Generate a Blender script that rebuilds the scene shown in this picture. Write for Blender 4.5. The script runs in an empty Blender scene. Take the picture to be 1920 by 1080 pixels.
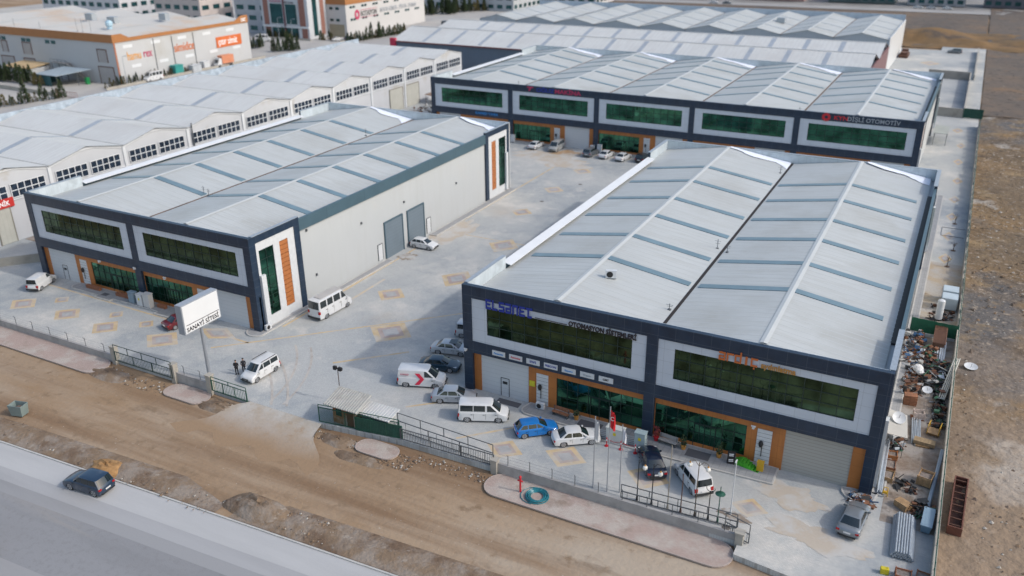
import bpy, bmesh, math, random
from mathutils import Vector, Matrix
R = math.radians
random.seed(7)
S = bpy.context.scene
C = S.collection
# ------------------------------------------------------------------ camera
cd = bpy.data.cameras.new('camera'); cam = bpy.data.objects.new('camera', cd); C.objects.link(cam)
cd.sensor_width = 36; cd.lens = 1600.9/1920*36; cd.clip_start = 1; cd.clip_end = 4000
YAW, PITCH, ROLL = .486, -.4191, -.0097
_f = Vector((-math.sin(YAW)*math.cos(PITCH), math.cos(YAW)*math.cos(PITCH), math.sin(PITCH)))
_r = Vector((math.cos(YAW), math.sin(YAW), 0)); _u = _r.cross(_f)
_r2 = _r*math.cos(ROLL)+_u*math.sin(ROLL); _u2 = _u*math.cos(ROLL)-_r*math.sin(ROLL)
M = Matrix((_r2, _u2, -_f)).transposed().to_4x4(); M.translation = (41.006, -66.811, 46.354)
cam.matrix_world = M
cd.dof.use_dof = True; cd.dof.focus_distance = 80; cd.dof.aperture_fstop = .12
S.camera = cam
# ------------------------------------------------------------------ world, sun, exposure
W = bpy.data.worlds.new('World'); S.world = W; W.use_nodes = True
sky = W.node_tree.nodes.new('ShaderNodeTexSky'); sky.sky_type = 'NISHITA'; sky.sun_disc = False
sky.sun_elevation = R(39.4); sky.sun_rotation = R(82.7); sky.air_density = 1.3; sky.dust_density = 3.0
bg = W.node_tree.nodes['Background']; bg.inputs['Strength'].default_value = .15
W.node_tree.links.new(sky.outputs[0], bg.inputs[0])
sl = bpy.data.lights.new('sun', 'SUN'); sl.energy = 1.25; sl.angle = R(1.5); sl.color = (1, .97, .93)
so = bpy.data.objects.new('sun', sl); C.objects.link(so)
sd = Vector((.992*math.cos(R(39.4)), .127*math.cos(R(39.4)), math.sin(R(39.4))))
so.rotation_euler = sd.to_track_quat('Z', 'Y').to_euler(); so.location = (100, 0, 150)
S.view_settings.view_transform = 'Standard'; S.view_settings.look = 'None'
S.view_settings.exposure = .48; S.view_settings.gamma = 1
S.render.engine = 'CYCLES'

# ------------------------------------------------------------------ materials
MATS = {}
def mat(name, col, rough=.6, metal=0, var=.08, scale=.6, spec=.5, dust=None, damt=0, dscale=.15, grid=None, gcol=None, bump=0, bscale=20, streak=None, coat=0, fine=0):
    """principled material with noise-broken colour, optional dirt colour and panel joints"""
    if name in MATS: return MATS[name]
    m = bpy.data.materials.new(name); m.use_nodes = True; MATS[name] = m
    nt = m.node_tree; N = nt.nodes; L = nt.links; P = N['Principled BSDF']
    P.inputs['Roughness'].default_value = rough; P.inputs['Metallic'].default_value = metal
    P.inputs['Specular IOR Level'].default_value = spec
    if coat: P.inputs['Coat Weight'].default_value = coat; P.inputs['Coat Roughness'].default_value = .05
    tc = N.new('ShaderNodeTexCoord'); co = tc.outputs['Object']
    def noise(s, d=4, r=.55):
        n = N.new('ShaderNodeTexNoise'); n.inputs['Scale'].default_value = s; n.inputs['Detail'].default_value = d
        n.inputs['Roughness'].default_value = r; L.new(co, n.inputs['Vector']); return n.outputs['Fac']
    def mix(fac, a, b):
        x = N.new('ShaderNodeMix'); x.data_type = 'RGBA'
        if isinstance(fac, float): x.inputs[0].default_value = fac
        else: L.new(fac, x.inputs[0])
        for i, v in ((6, a), (7, b)):
            if isinstance(v, (tuple, list)): x.inputs[i].default_value = (*v, 1)
            else: L.new(v, x.inputs[i])
        return x.outputs[2]
    def ramp(f, a, b):
        x = N.new('ShaderNodeMapRange'); L.new(f, x.inputs[0]); x.inputs[1].default_value = a; x.inputs[2].default_value = b
        return x.outputs[0]
    c = mix(ramp(noise(scale), .3, .7), tuple(v*(1-var) for v in col), tuple(min(1, v*(1+var)) for v in col))
    if fine: c = mix(ramp(noise(fine, 3, .7), .35, .7), c, tuple(v*.6 for v in col))
    if dust: 
        mr = ramp(noise(dscale, 6, .65), .62-damt*.35, .72-damt*.1); c = mix(mr, c, dust)
    if streak:
        mp = N.new('ShaderNodeMapping'); L.new(co, mp.inputs[0]); mp.inputs['Scale'].default_value = streak[0]
        n = N.new('ShaderNodeTexNoise'); n.inputs['Scale'].default_value = 1; n.inputs['Detail'].default_value = 6; n.inputs['Roughness'].default_value = .65; L.new(mp.outputs[0], n.inputs['Vector'])
        c = mix(ramp(n.outputs['Fac'], .48, .72), c, streak[1])
    if grid:
        sp = N.new('ShaderNodeSeparateXYZ'); L.new(co, sp.inputs[0]); acc = None
        for i, (p, o) in enumerate(grid[0]):
            if not p: continue
            a = N.new('ShaderNodeMath'); a.operation = 'ADD'; L.new(sp.outputs[i], a.inputs[0]); a.inputs[1].default_value = o+1000*p
            b = N.new('ShaderNodeMath'); b.operation = 'MODULO'; L.new(a.outputs[0], b.inputs[0]); b.inputs[1].default_value = p
            e = N.new('ShaderNodeMath'); e.operation = 'LESS_THAN'; L.new(b.outputs[0], e.inputs[0]); e.inputs[1].default_value = grid[1]
            if acc:
                g = N.new('ShaderNodeMath'); g.operation = 'MAXIMUM'; L.new(acc, g.inputs[0]); L.new(e.outputs[0], g.inputs[1]); acc = g.outputs[0]
            else: acc = e.outputs[0]
        c = mix(acc, c, gcol)
    L.new(c, P.inputs['Base Color'])
    if bump:
        bn = N.new('ShaderNodeBump'); bn.inputs['Strength'].default_value = bump; bn.inputs['Distance'].default_value = .05
        L.new(noise(bscale, 5), bn.inputs['Height']); L.new(bn.outputs[0], P.inputs['Normal'])
    return m

def ground_mat(name, layers, base, bump=.6, bscale=3., brick=None, bdist=.12, ygrad=None):
    """layered noise ground: layers = (colour, scale, lo, hi)"""
    m = bpy.data.materials.new(name); m.use_nodes = True; MATS[name] = m
    nt = m.node_tree; N = nt.nodes; L = nt.links; P = N['Principled BSDF']; P.inputs['Roughness'].default_value = .95
    P.inputs['Specular IOR Level'].default_value = .2
    tc = N.new('ShaderNodeTexCoord'); prev = None
    for k, lay in enumerate([(base, 0, 0, 0)]+layers):
        col = lay[0]
        if prev is None:
            rgb = N.new('ShaderNodeRGB'); rgb.outputs[0].default_value = (*col, 1); prev = rgb.outputs[0]; continue
        mp = N.new('ShaderNodeMapping'); L.new(tc.outputs['Object'], mp.inputs[0]); mp.inputs['Location'].default_value = (k*17.3, k*9.1, 0)
        if len(lay) > 4: mp.inputs['Rotation'].default_value = (0, 0, lay[5] if len(lay) > 5 else 0); mp.inputs['Scale'].default_value = lay[4]
        n = N.new('ShaderNodeTexNoise'); n.inputs['Scale'].default_value = lay[1]; n.inputs['Detail'].default_value = 8; n.inputs['Roughness'].default_value = .62
        L.new(mp.outputs[0], n.inputs['Vector'])
        r = N.new('ShaderNodeMapRange'); L.new(n.outputs['Fac'], r.inputs[0]); r.inputs[1].default_value = lay[2]; r.inputs[2].default_value = lay[3]
        x = N.new('ShaderNodeMix'); x.data_type = 'RGBA'; L.new(r.outputs[0], x.inputs[0]); L.new(prev, x.inputs[6]); x.inputs[7].default_value = (*col, 1)
        prev = x.outputs[2]
    if ygrad:
        sp = N.new('ShaderNodeSeparateXYZ'); L.new(tc.outputs['Object'], sp.inputs[0]); n = N.new('ShaderNodeTexNoise'); n.inputs['Scale'].default_value = .08; n.inputs['Detail'].default_value = 7; L.new(tc.outputs['Object'], n.inputs['Vector'])
        a = N.new('ShaderNodeMath'); a.operation = 'MULTIPLY_ADD'; L.new(n.outputs['Fac'], a.inputs[0]); a.inputs[1].default_value = ygrad[3]; L.new(sp.outputs[1], a.inputs[2])
        q = N.new('ShaderNodeMapRange'); L.new(a.outputs[0], q.inputs[0]); q.inputs[1].default_value = ygrad[0]+ygrad[3]/2; q.inputs[2].default_value = ygrad[1]+ygrad[3]/2; q.inputs[4].default_value = ygrad[4]
        x = N.new('ShaderNodeMix'); x.data_type = 'RGBA'; L.new(q.outputs[0], x.inputs[0]); L.new(prev, x.inputs[6]); x.inputs[7].default_value = (*ygrad[2], 1); prev = x.outputs[2]
    if brick:
        b = N.new('ShaderNodeTexBrick'); L.new(tc.outputs['Object'], b.inputs['Vector']); b.inputs['Scale'].default_value = brick
        b.inputs['Color1'].default_value = (1, 1, 1, 1); b.inputs['Color2'].default_value = (.86, .87, .88, 1); b.inputs['Mortar'].default_value = (.72, .7, .68, 1)
        b.inputs['Mortar Size'].default_value = .03; b.inputs['Brick Width'].default_value = .5; b.inputs['Row Height'].default_value = .25
        x = N.new('ShaderNodeMix'); x.data_type = 'RGBA'; x.blend_type = 'MULTIPLY'; x.inputs[0].default_value = 1
        L.new(prev, x.inputs[6]); L.new(b.outputs[0], x.inputs[7]); prev = x.outputs[2]
    L.new(prev, P.inputs['Base Color'])
    if bump:
        n = N.new('ShaderNodeTexNoise'); n.inputs['Scale'].default_value = bscale; n.inputs['Detail'].default_value = 8; L.new(tc.outputs['Object'], n.inputs['Vector'])
        bn = N.new('ShaderNodeBump'); bn.inputs['Strength'].default_value = bump; bn.inputs['Distance'].default_value = bdist
        L.new(n.outputs['Fac'], bn.inputs['Height']); L.new(bn.outputs[0], P.inputs['Normal'])
    return m

navy = mat('navy_cladding', (.012, .027, .054), .38, var=.22, scale=.8, streak=((.9, .9, .25), (.02, .036, .062)), grid=(((1.62, .5), (1.62, .45), (1.02, .3)), .03), gcol=(.06, .078, .105))
panel = mat('pale_panel', (.50, .54, .60), .45, var=.04, grid=(((1.7, .9), (1.7, .45), (1.25, .3)), .03), gcol=(.36, .39, .43))
wallw = mat('white_wall', (.415, .435, .445), .7, var=.02, scale=.2, dust=(.42, .43, .43), damt=.1, dscale=.1, grid=(((0, 0), (1.15, .1), (0, 0)), .02), gcol=(.395, .415, .425), streak=((.7, .7, .1), (.40, .415, .42)))
greyw = mat('grey_wall', (.42, .45, .48), .7, var=.04, scale=.2, dust=(.36, .36, .35), damt=.2, dscale=.12, grid=(((1.1, .2), (1.1, .2), (0, 0)), .04), gcol=(.36, .38, .41))
darkw = mat('slate_wall', (.10, .135, .18), .5, var=.08, scale=.3, grid=(((1.1, .2), (0, 0), (0, 0)), .05), gcol=(.08, .11, .15))
roofm = mat('roof_sheet', (.415, .435, .435), .6, var=.05, scale=.12, dust=(.345, .35, .335), damt=.35, dscale=.09, streak=((.10, 1.1, 1.), (.37, .38, .37)))
ridgem = mat('ridge_sheet', (.46, .48, .48), .5, var=.04)
roofw = mat('white_roof_sheet', (.53, .535, .52), .55, var=.04, scale=.12, dust=(.47, .46, .44), damt=.3, dscale=.07, streak=((1.0, .12, 1.), (.48, .475, .46)))
ribm = mat('roof_rib', (.41, .43, .43), .5, var=.03)
ribw = mat('white_rib', (.46, .465, .46), .5, var=.03)
capm = mat('white_cap', (.60, .62, .64), .35, var=.04)
sky_l = mat('skylight_sheet', (.13, .20, .24), .35, var=.12, scale=.5)
sky_g = mat('grey_skylight', (.30, .33, .37), .4, var=.1, scale=.5)
fasc = mat('fascia_teal', (.055, .10, .13), .4, var=.08, scale=.5, grid=(((0, 0), (8., 2.), (0, 0)), .05), gcol=(.03, .05, .07))
lining = mat('metal_lining', (.50, .56, .60), .35, .25, var=.10, scale=.7, dust=(.4, .45, .48), damt=.3, dscale=.5, grid=(((1.1, 0), (1.1, .3), (0, 0)), .03), gcol=(.36, .41, .45))
orange = mat('orange_cladding', (.40, .145, .035), .5, var=.10, scale=.5, streak=((1.5, 1.5, .3), (.32, .115, .035)), grid=(((1.2, .3), (0, 0), (1.3, .2)), .02), gcol=(.22, .08, .02))
orange_d = mat('louvre_orange', (.36, .13, .04), .5, var=.1, scale=2)
doorg = mat('garage_white', (.52, .54, .56), .5, var=.03, grid=(((0, 0), (0, 0), (.5, .1)), .03), gcol=(.40, .42, .44))
doort = mat('garage_taupe', (.36, .35, .32), .5, var=.04, grid=(((0, 0), (0, 0), (.33, .1)), .05), gcol=(.26, .25, .23))
doord = mat('garage_grey', (.135, .175, .21), .5, var=.05, grid=(((0, 0), (0, 0), (.5, .1)), .03), gcol=(.10, .13, .16))
glass = mat('green_glass', (.045, .150, .10), .04, .92, var=.65, scale=.45, bump=.012, bscale=.35)  # strong tint noise paints dark reflections and interiors into the panes
glassd = mat('dark_green_glass', (.045, .082, .05), .05, .9, var=.65, scale=.45, bump=.015, bscale=.35)  # same colour noise imitates dark reflected silhouettes in the glass
blueglass = mat('teal_glass', (.03, .10, .11), .1, .6, var=.3, scale=.3)
mull = mat('dark_mullion', (.012, .03, .025), .4)
black = mat('black_matte', (.012, .012, .014), .6)
rust = mat('rusty_steel', (.09, .04, .025), .8, var=.4, scale=3)
valley = mat('valley_gutter', (.13, .085, .06), .8, var=.4, scale=.8)
conc = mat('concrete', (.33, .32, .31), .9, var=.1, scale=.8, dust=(.24, .235, .23), damt=.4, dscale=.5, bump=.2, bscale=6)
concd = mat('concrete_warm', (.36, .34, .30), .9, var=.1, scale=.8, dust=(.27, .25, .22), damt=.4, dscale=.4)
kerb = mat('kerb_stone', (.42, .41, .39), .9, var=.1, scale=2)
plinthm = mat('plinth_paving', (.27, .275, .28), .9, var=.1, scale=1.5, grid=(((.6, 0), (.6, 0), (0, 0)), .03), gcol=(.2, .2, .2))
pvy = mat('paver_ochre', (.47, .36, .22), .9, var=.12, scale=1.2, dust=(.43, .41, .38), damt=.5, dscale=.35)
pvr = mat('paver_red', (.34, .27, .25), .9, var=.12, scale=1.2, dust=(.40, .37, .34), damt=.55, dscale=.35)
pvg = mat('paver_grey', (.33, .33, .33), .9, var=.12, scale=1.2)
green_s = mat('green_steel', (.015, .075, .05), .5, var=.2, scale=3)
dgrey_s = mat('grey_steel', (.10, .11, .12), .5, .2, var=.2, scale=3)
galv = mat('galvanised_steel', (.36, .40, .44), .4, .4, var=.12, scale=4)
white_s = mat('white_enamel', (.54, .56, .58), .4, var=.06, scale=2)
wood = mat('pallet_wood', (.36, .23, .12), .85, var=.25, scale=4)
wood_r = mat('reddish_wood', (.26, .115, .06), .8, var=.3, scale=3)
tyre = mat('tyre_rubber', (.012, .012, .013), .8); rimm = mat('wheel_rim', (.38, .39, .41), .3, .6)
cglass = mat('car_glass', (.012, .02, .024), .05, 0, spec=.9, var=.2)
lampw = mat('headlight_glass', (.55, .58, .62), .1, .2); lampr = mat('tail_light_red', (.35, .01, .012), .2)
plate = mat('plate_white', (.6, .6, .6), .5); trim = mat('black_trim', (.025, .026, .028), .6)
snowm = mat('snow_crust', (.72, .76, .84), .7, var=.03, scale=1)
leafm = [mat('conifer_leaf', (.035, .055, .022), .9, var=.4, scale=2), mat('dry_conifer_leaf', (.10, .085, .03), .9, var=.4, scale=2)]
bark = mat('bark', (.10, .07, .05), .9)
T_ = {k: mat('letter_'+k, v, .5, var=.02) for k, v in dict(blue=(.012, .03, .26), sky=(.03, .22, .55), dark=(.025, .02, .025), red=(.50, .02, .03), orange=(.50, .13, .03), gold=(.45, .22, .05), white=(.8, .8, .8), grey=(.30, .33, .37), amber=(.62, .28, .04), magenta=(.42, .03, .10), navy=(.02, .03, .12)).items()}

# ------------------------------------------------------------------ mesh helpers
def tag(o, label=None, cat=None, group=None, kind=None):
    for k, v in (('label', label), ('category', cat), ('group', group), ('kind', kind)):
        if v: o[k] = v
    return o
class MB:
    def __init__(s, f=None): s.v = []; s.f = []; s.m = []; s.f_ = f or (lambda a, b, c: (a, b, c))
    def vert(s, p): s.v.append(s.f_(*p)); return len(s.v)-1
    def face(s, pts, m=0):
        s.f.append([s.vert(p) for p in pts]); s.m.append(m); return s
    def idx(s, ids, m=0): s.f.append(list(ids)); s.m.append(m)
    def box(s, x0, y0, z0, x1, y1, z1, m=0):
        p = [s.vert(q) for q in ((x0, y0, z0), (x1, y0, z0), (x1, y1, z0), (x0, y1, z0), (x0, y0, z1), (x1, y0, z1), (x1, y1, z1), (x0, y1, z1))]
        for q in ((0, 3, 2, 1), (4, 5, 6, 7), (0, 1, 5, 4), (1, 2, 6, 5), (2, 3, 7, 6), (3, 0, 4, 7)): s.idx([p[i] for i in q], m)
        return s
    def hexa(s, b, t, m=0):
        p = [s.vert(q) for q in list(b)+list(t)]; n = len(b)
        s.idx(p[:n][::-1], m); s.idx(p[n:], m)
        for i in range(n): s.idx((p[i], p[(i+1) % n], p[n+(i+1) % n], p[n+i]), m)
        return s
    def prism(s, poly, z0, z1, m=0): return s.hexa([(x, y, z0) for x, y in poly], [(x, y, z1) for x, y in poly], m)
    def cyl(s, a, b, r, r2=None, n=8, m=0, cap=True):
        a, b = Vector(a), Vector(b); d = (b-a).normalized(); u = d.orthogonal().normalized(); w = d.cross(u); r2 = r if r2 is None else r2
        q = [[s.vert(tuple(c+(u*math.cos(t)+w*math.sin(t))*rr)) for t in [2*math.pi*i/n for i in range(n)]] for c, rr in ((a, r), (b, r2))]
        for i in range(n): s.idx((q[0][i], q[0][(i+1) % n], q[1][(i+1) % n], q[1][i]), m)
        if cap: s.idx(q[0][::-1], m); s.idx(q[1], m)
        return s
    def tube(s, pts, r, n=6, m=0):
        for a, b in zip(pts, pts[1:]): s.cyl(a, b, r, n=n, m=m)
        return s
    def bar(s, a, b, w, h, m=0):
        a, b = Vector(a), Vector(b); d = (b-a).normalized(); z = Vector((0, 0, 1)) if abs(d.z) < .9 else Vector((0, 1, 0))
        x = d.cross(z).normalized()*w/2; y = x.cross(d).normalized()*h/2
        return s.hexa([tuple(a+k) for k in (-x-y, x-y, x+y, -x+y)], [tuple(b+k) for k in (-x-y, x-y, x+y, -x+y)], m)
    def sphere(s, c, r, n=8, m=0, sz=1):
        rings = []
        for i in range(1, n//2):
            t = math.pi*i/(n//2); rings.append([s.vert((c[0]+r*math.sin(t)*math.cos(a), c[1]+r*math.sin(t)*math.sin(a), c[2]+r*sz*math.cos(t))) for a in [2*math.pi*j/n for j in range(n)]])
        top = s.vert((c[0], c[1], c[2]+r*sz)); bot = s.vert((c[0], c[1], c[2]-r*sz))
        for j in range(n):
            k = (j+1) % n; s.idx((top, rings[0][j], rings[0][k]), m); s.idx((bot, rings[-1][k], rings[-1][j]), m)
            for a, b in zip(rings, rings[1:]): s.idx((a[j], b[j], b[k], a[k]), m)
        return s
    def mesh(s, name, mats, smooth=False, bevel=0, seg=2):
        me = bpy.data.meshes.new(name); me.from_pydata(s.v, [], s.f)
        for m in (mats if isinstance(mats, (list, tuple)) else [mats]): me.materials.append(m)
        me.polygons.foreach_set('material_index', s.m)
        bm = bmesh.new(); bm.from_mesh(me)
        bmesh.ops.recalc_face_normals(bm, faces=bm.faces)
        if bevel: bmesh.ops.bevel(bm, geom=bm.edges[:], offset=bevel, segments=seg, affect='EDGES', clamp_overlap=True)
        bm.to_mesh(me); bm.free()
        if smooth:
            me.polygons.foreach_set('use_smooth', [True]*len(me.polygons)); me.set_sharp_from_angle(angle=R(38))
        me.update(); return me
    def build(s, name, mats, parent=None, smooth=False, bevel=0, loc=None, rz=0):
        o = bpy.data.objects.new(name, s.mesh(name, mats, smooth, bevel)); C.objects.link(o)
        if parent: o.parent = parent
        if loc: o.location = loc
        o.rotation_euler.z = rz
        return o
def empty(name, loc=(0, 0, 0), rz=0):
    o = bpy.data.objects.new(name, None); C.objects.link(o); o.location = loc; o.rotation_euler = (0, 0, rz); o.empty_display_size = .5; return o
def thing(name, label, cat, loc=(0, 0, 0), rz=0, group=None): return tag(empty(name, loc, rz), label, cat, group)
KIDS = {}
def inst(o, parent=None, cache=None):
    c = o.copy(); C.objects.link(c)
    if parent: c.parent = parent
    for ch in list(o.children): inst(ch, c)
    return c
def struct(o): o['kind'] = 'structure'; return o
def text(name, s, size, m, parent, loc, face='-y', ext=.04, align='LEFT', sx=1., off=0., shear=0.):
    cu = bpy.data.curves.new('t', 'FONT'); cu.body = s; cu.size = size; cu.extrude = ext; cu.align_x = align; cu.offset = off; cu.shear = shear; cu.resolution_u = 3
    o = bpy.data.objects.new('t', cu); C.objects.link(o); bpy.context.view_layer.update()
    me = bpy.data.meshes.new_from_object(o.evaluated_get(bpy.context.evaluated_depsgraph_get())); bpy.data.objects.remove(o)
    rot = Matrix.Rotation(R(90), 4, 'X')
    if face == '+x': rot = Matrix.Rotation(R(90), 4, 'Z') @ rot
    me.transform(Matrix.Translation(loc) @ rot @ Matrix.Diagonal((sx, 1, 1, 1))); me.materials.clear(); me.materials.append(m)
    q = bpy.data.objects.new(name, me); C.objects.link(q); q.parent = parent; return q

# ------------------------------------------------------------------ ground, lots and roads
dirt = ground_mat('dirt', [((.31, .225, .15), .05, .42, .6), ((.36, .30, .235), .03, .52, .68, (.5, 1.6, 1), -.05), ((.20, .13, .08), .05, .5, .64, (.25, 3.2, 1), .06), ((.13, .09, .06), .16, .62, .76, (.5, 1.5, 1)), ((.20, .14, .09), .7, .56, .72), ((.38, .33, .28), 3., .66, .72)], (.265, .18, .11), .6, 2.)
fieldm = ground_mat('field_soil', [((.21, .14, .075), .03, .44, .56), ((.115, .108, .105), .028, .49, .57), ((.075, .055, .04), .10, .54, .66), ((.25, .18, .105), .16, .56, .67), ((.38, .36, .33), .06, .57, .64), ((.05, .038, .028), .7, .57, .70), ((.30, .25, .20), 1.1, .56, .68), ((.36, .34, .31), 4., .62, .70), ((.05, .04, .03), 3., .61, .70)], (.15, .11, .072), 1.0, 1.2, bdist=.3, ygrad=(45, -5, (.27, .205, .15), 90, .8))
lotm = ground_mat('paver_lot', [((.335, .36, .375), .05, .42, .58), ((.57, .555, .52), .075, .49, .62), ((.43, .445, .44), .5, .45, .7), ((.47, .42, .36), .035, .60, .72), ((.56, .54, .51), .22, .60, .72), ((.25, .23, .22), .2, .70, .8)], (.445, .455, .45), .15, 6., brick=2.2)
roadm = ground_mat('asphalt', [((.235, .238, .248), .03, .4, .6, (.3, 2.2, 1)), ((.17, .172, .18), .05, .52, .7, (.25, 2.4, 1)), ((.19, .19, .195), 2., .5, .8), ((.26, .25, .24), .12, .6, .72, (.2, 3., 1))], (.21, .213, .222), .2, 8.)
pinkm = ground_mat('pink_pavers', [((.45, .40, .36), .35, .45, .6), ((.28, .22, .18), .25, .58, .70)], (.40, .315, .28), .2, 6., brick=2.5)
vergem = ground_mat('rubble_soil', [((.25, .21, .175), .5, .45, .6), ((.14, .095, .065), .3, .5, .65), ((.29, .25, .21), 1.2, .6, .7)], (.20, .145, .10), 1., 3.)
backm = ground_mat('back_paving', [((.40, .385, .36), .05, .45, .6), ((.27, .25, .23), .08, .6, .72)], (.34, .33, .32), .2, 4.)
struct(MB().face([(-2500, -600, -.55), (2500, -600, -.55), (2500, 3500, -.55), (-2500, 3500, -.55)]).build('ground', dirt))
struct(MB().prism([(-84.6, -12.35), (-9.4, -12.35), (-.6, -11.2), (9.6, -10.95), (31.6, -10.85), (31.6, 270), (-84.6, 270)], -.8, 0).build('paved_lot', lotm))
dv = MB(); rows_ = []
for j_ in range(9):
    t_ = j_/8; row_ = []
    for i_ in range(17):
        u_ = i_/16*2-1; w_ = 4.45+4.5*t_+.5*math.sin(i_*2.1+j_); row_.append(dv.vert((-14+u_*w_, -12.34-6.2*t_-(.8*math.sin(i_*1.3) if j_ == 8 else 0), -.012-.53*min(1, t_*1.25)**.8+.0)))
    rows_.append(row_)
for a_, c_ in zip(rows_, rows_[1:]):
    for i_ in range(16): dv.idx((a_[i_], a_[i_+1], c_[i_+1], c_[i_]))
struct(dv.build('driveway', ground_mat('driveway_dust', [((.36, .31, .25), .25, .40, .60), ((.30, .22, .15), .6, .58, .72)], (.43, .42, .40), .4, 3., ygrad=(-12.6, -17.4, (.275, .19, .12), 5, 1.)), smooth=True))
struct(MB().prism([(31.6, -12.4), (45.4, -14), (45.4, 279), (31.6, 279)], -.8, -.004).build('side_lot', lotm))
struct(MB().prism([(-420, 30), (-119.6, 0), (-119.6, 345), (-420, 345)], -.8, -.02).build('back_street_paving', backm))
struct(MB().prism([(-119.6, 141.6), (-84.6, 141.6), (-84.6, 290), (-119.6, 290)], -.8, -.03).build('service_yard', backm))
# field on the right with real relief
def bumpy(name, x0, x1, y0, y1, st, m, amp=.35, base=-.28, edge=None, seed=1, kind='structure'):
    from mathutils import noise
    nx, ny = int((x1-x0)/st), int((y1-y0)/st); b = MB()
    for j in range(ny+1):
        for i in range(nx+1):
            x, y = x0+i*st, y0+j*st
            z = base+amp*(noise.fractal((x*.045+seed, y*.045, seed), 1., 2., 5)*.9+noise.noise((x*.35, y*.35, 3.))*.28)
            if edge: z = edge(x, y, z)
            b.v.append((x, y, max(z, -.52)))
    for j in range(ny):
        for i in range(nx): a = j*(nx+1)+i; b.idx((a, a+1, a+nx+2, a+nx+1))
    o = b.build(name, m, smooth=True)
    if kind: o['kind'] = kind
    return o
def fedge(x, y, z):
    t = min(1, (x-45.7)/2.5); z = -.3*(1-t)+z*t
    d = math.hypot((x-52.6)/2.2, (y-111)/6)
    if d < 1: z -= (1-d*d)*1.1*.2
    return z
bumpy('field', 45.7, 105, -30, 165, .75, fieldm, .34, -.22, fedge)
farm = ground_mat('far_soil', [((.16, .12, .09), .02, .45, .6), ((.10, .088, .08), .04, .52, .64), ((.20, .13, .08), .09, .56, .68), ((.055, .045, .04), .5, .55, .68), ((.26, .22, .18), .9, .60, .72)], (.125, .105, .09), 1., 1.)
bumpy('far_field', 45.7, 260, 165, 425, 2.5, farm, .5, -.2, lambda x, y, z: z)
def mound(x, y, z):
    for cx, cy, rx, ry, h in ((27, 305, 17, 19, 3.2), (41, 293, 9, 10, 1.9), (14, 300, 8, 11, 1.6), (60, 300, 18, 14, 1.0)):
        d = ((x-cx)/rx)**2+((y-cy)/ry)**2
        if d < 1: z += h*(1-d)**1.5
    return z
hillm = ground_mat('mound_soil', [((.20, .12, .055), .06, .42, .6), ((.09, .07, .055), .1, .52, .66), ((.22, .16, .10), .5, .6, .7)], (.16, .105, .055), 1., 1.)
bumpy('far_soil', -200, 45.7, 281, 392, 2.5, farm, .3, -.3, None, 4)
def mound2(x, y, z):
    z = mound(x, y, z-.1); e = min(x-2, 84-x, y-276, 330-y)/6
    return z if e > 1 else z-(1-max(e, 0))*.6
bumpy('dirt_mound', 2, 84, 276, 330, 1.2, hillm, 1.1, -.0, mound2, 4)
# foreground: pavement strips, verge and main road
def shoulder(name, y0, y1, z, c):
    struct(MB().face([(x, y+y0, z) for x, y in RB]+[(x, y+y1, z) for x, y in RB[::-1]]).build(name, ground_mat(name+'_dust', [(tuple(v*.86 for v in c), .12, .45, .65, (.2, 1.5, 1))], c, .1, 4.)))
def strip(name, pts, w, z0, z1, m, label=None):
    """box-section strip of width w that follows pts on its outer side"""
    b = MB(); n = []
    for i, p in enumerate(pts):
        a = Vector(pts[max(i-1, 0)]); c = Vector(pts[min(i+1, len(pts)-1)]); d = (c-a).normalized(); n.append(Vector((-d.y, d.x)))
    for i in range(len(pts)-1):
        p, q = Vector(pts[i]), Vector(pts[i+1]); a, c = n[i], n[i+1]
        b.prism([tuple(p), tuple(q), tuple(q+c*w), tuple(p+a*w)], z0, z1)
    return struct(b.build(name, m))
pinkk = mat('pink_kerb', (.36, .30, .27), .9, var=.1, scale=2)
def roundstrip(name, x0, x1, y0, y1, m, z=-.36):
    r = (y1-y0)*.48; pts = []
    for cx, cy, a in ((x1-r, y1-r, 0), (x0+r, y1-r, 90), (x0+r, y0+r, 180), (x1-r, y0+r, 270)):
        for k in range(7): t = R(a+k*15); pts.append((cx+r*math.cos(t), cy+r*math.sin(t)))
    struct(MB().prism(pts, -.7, z).build(name, m))
    b = MB(); n = len(pts)
    for i in range(n): b.bar((*pts[i], z-.04), (*pts[(i+1) % n], z-.04), .12, .12)
    struct(b.build('kerb', pinkk))
roundstrip('pavement', -86, -38.6, -15.6, -12.5, pinkm); roundstrip('pavement', -28.9, -23.2, -15.0, -12.6, pinkm)
roundstrip('pavement', -4.3, .2, -14., -11.9, pinkm); roundstrip('pavement', 9.6, 31.6, -14.1, -10.9, pinkm)
RB = [(-120, -34.4), (-60, -30.2), (-34.6, -28.4), (-12, -27.2), (14, -25.9), (60, -23.8)]
struct(MB().face([(x, y-26, -.51) for x, y in RB]+[(x, y, -.51) for x, y in RB[::-1]]).build('main_road', roadm))
shoulder('road_shoulder', -5.2, 0, -.507, (.27, .273, .28)); shoulder('road_shoulder', -4.0, 0, -.503, (.33, .333, .34)); shoulder('road_shoulder', -2.6, 0, -.499, (.40, .402, .405)); shoulder('road_shoulder', -15.5, -11., -.505, (.27, .27, .275))
strip('kerb', RB, .16, -.7, -.40, kerb)
V0 = [(-120, -34.1), (-60, -29.9), (-34.6, -28.1), (-12, -26.9), (14, -25.6), (60, -23.5)]
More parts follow.
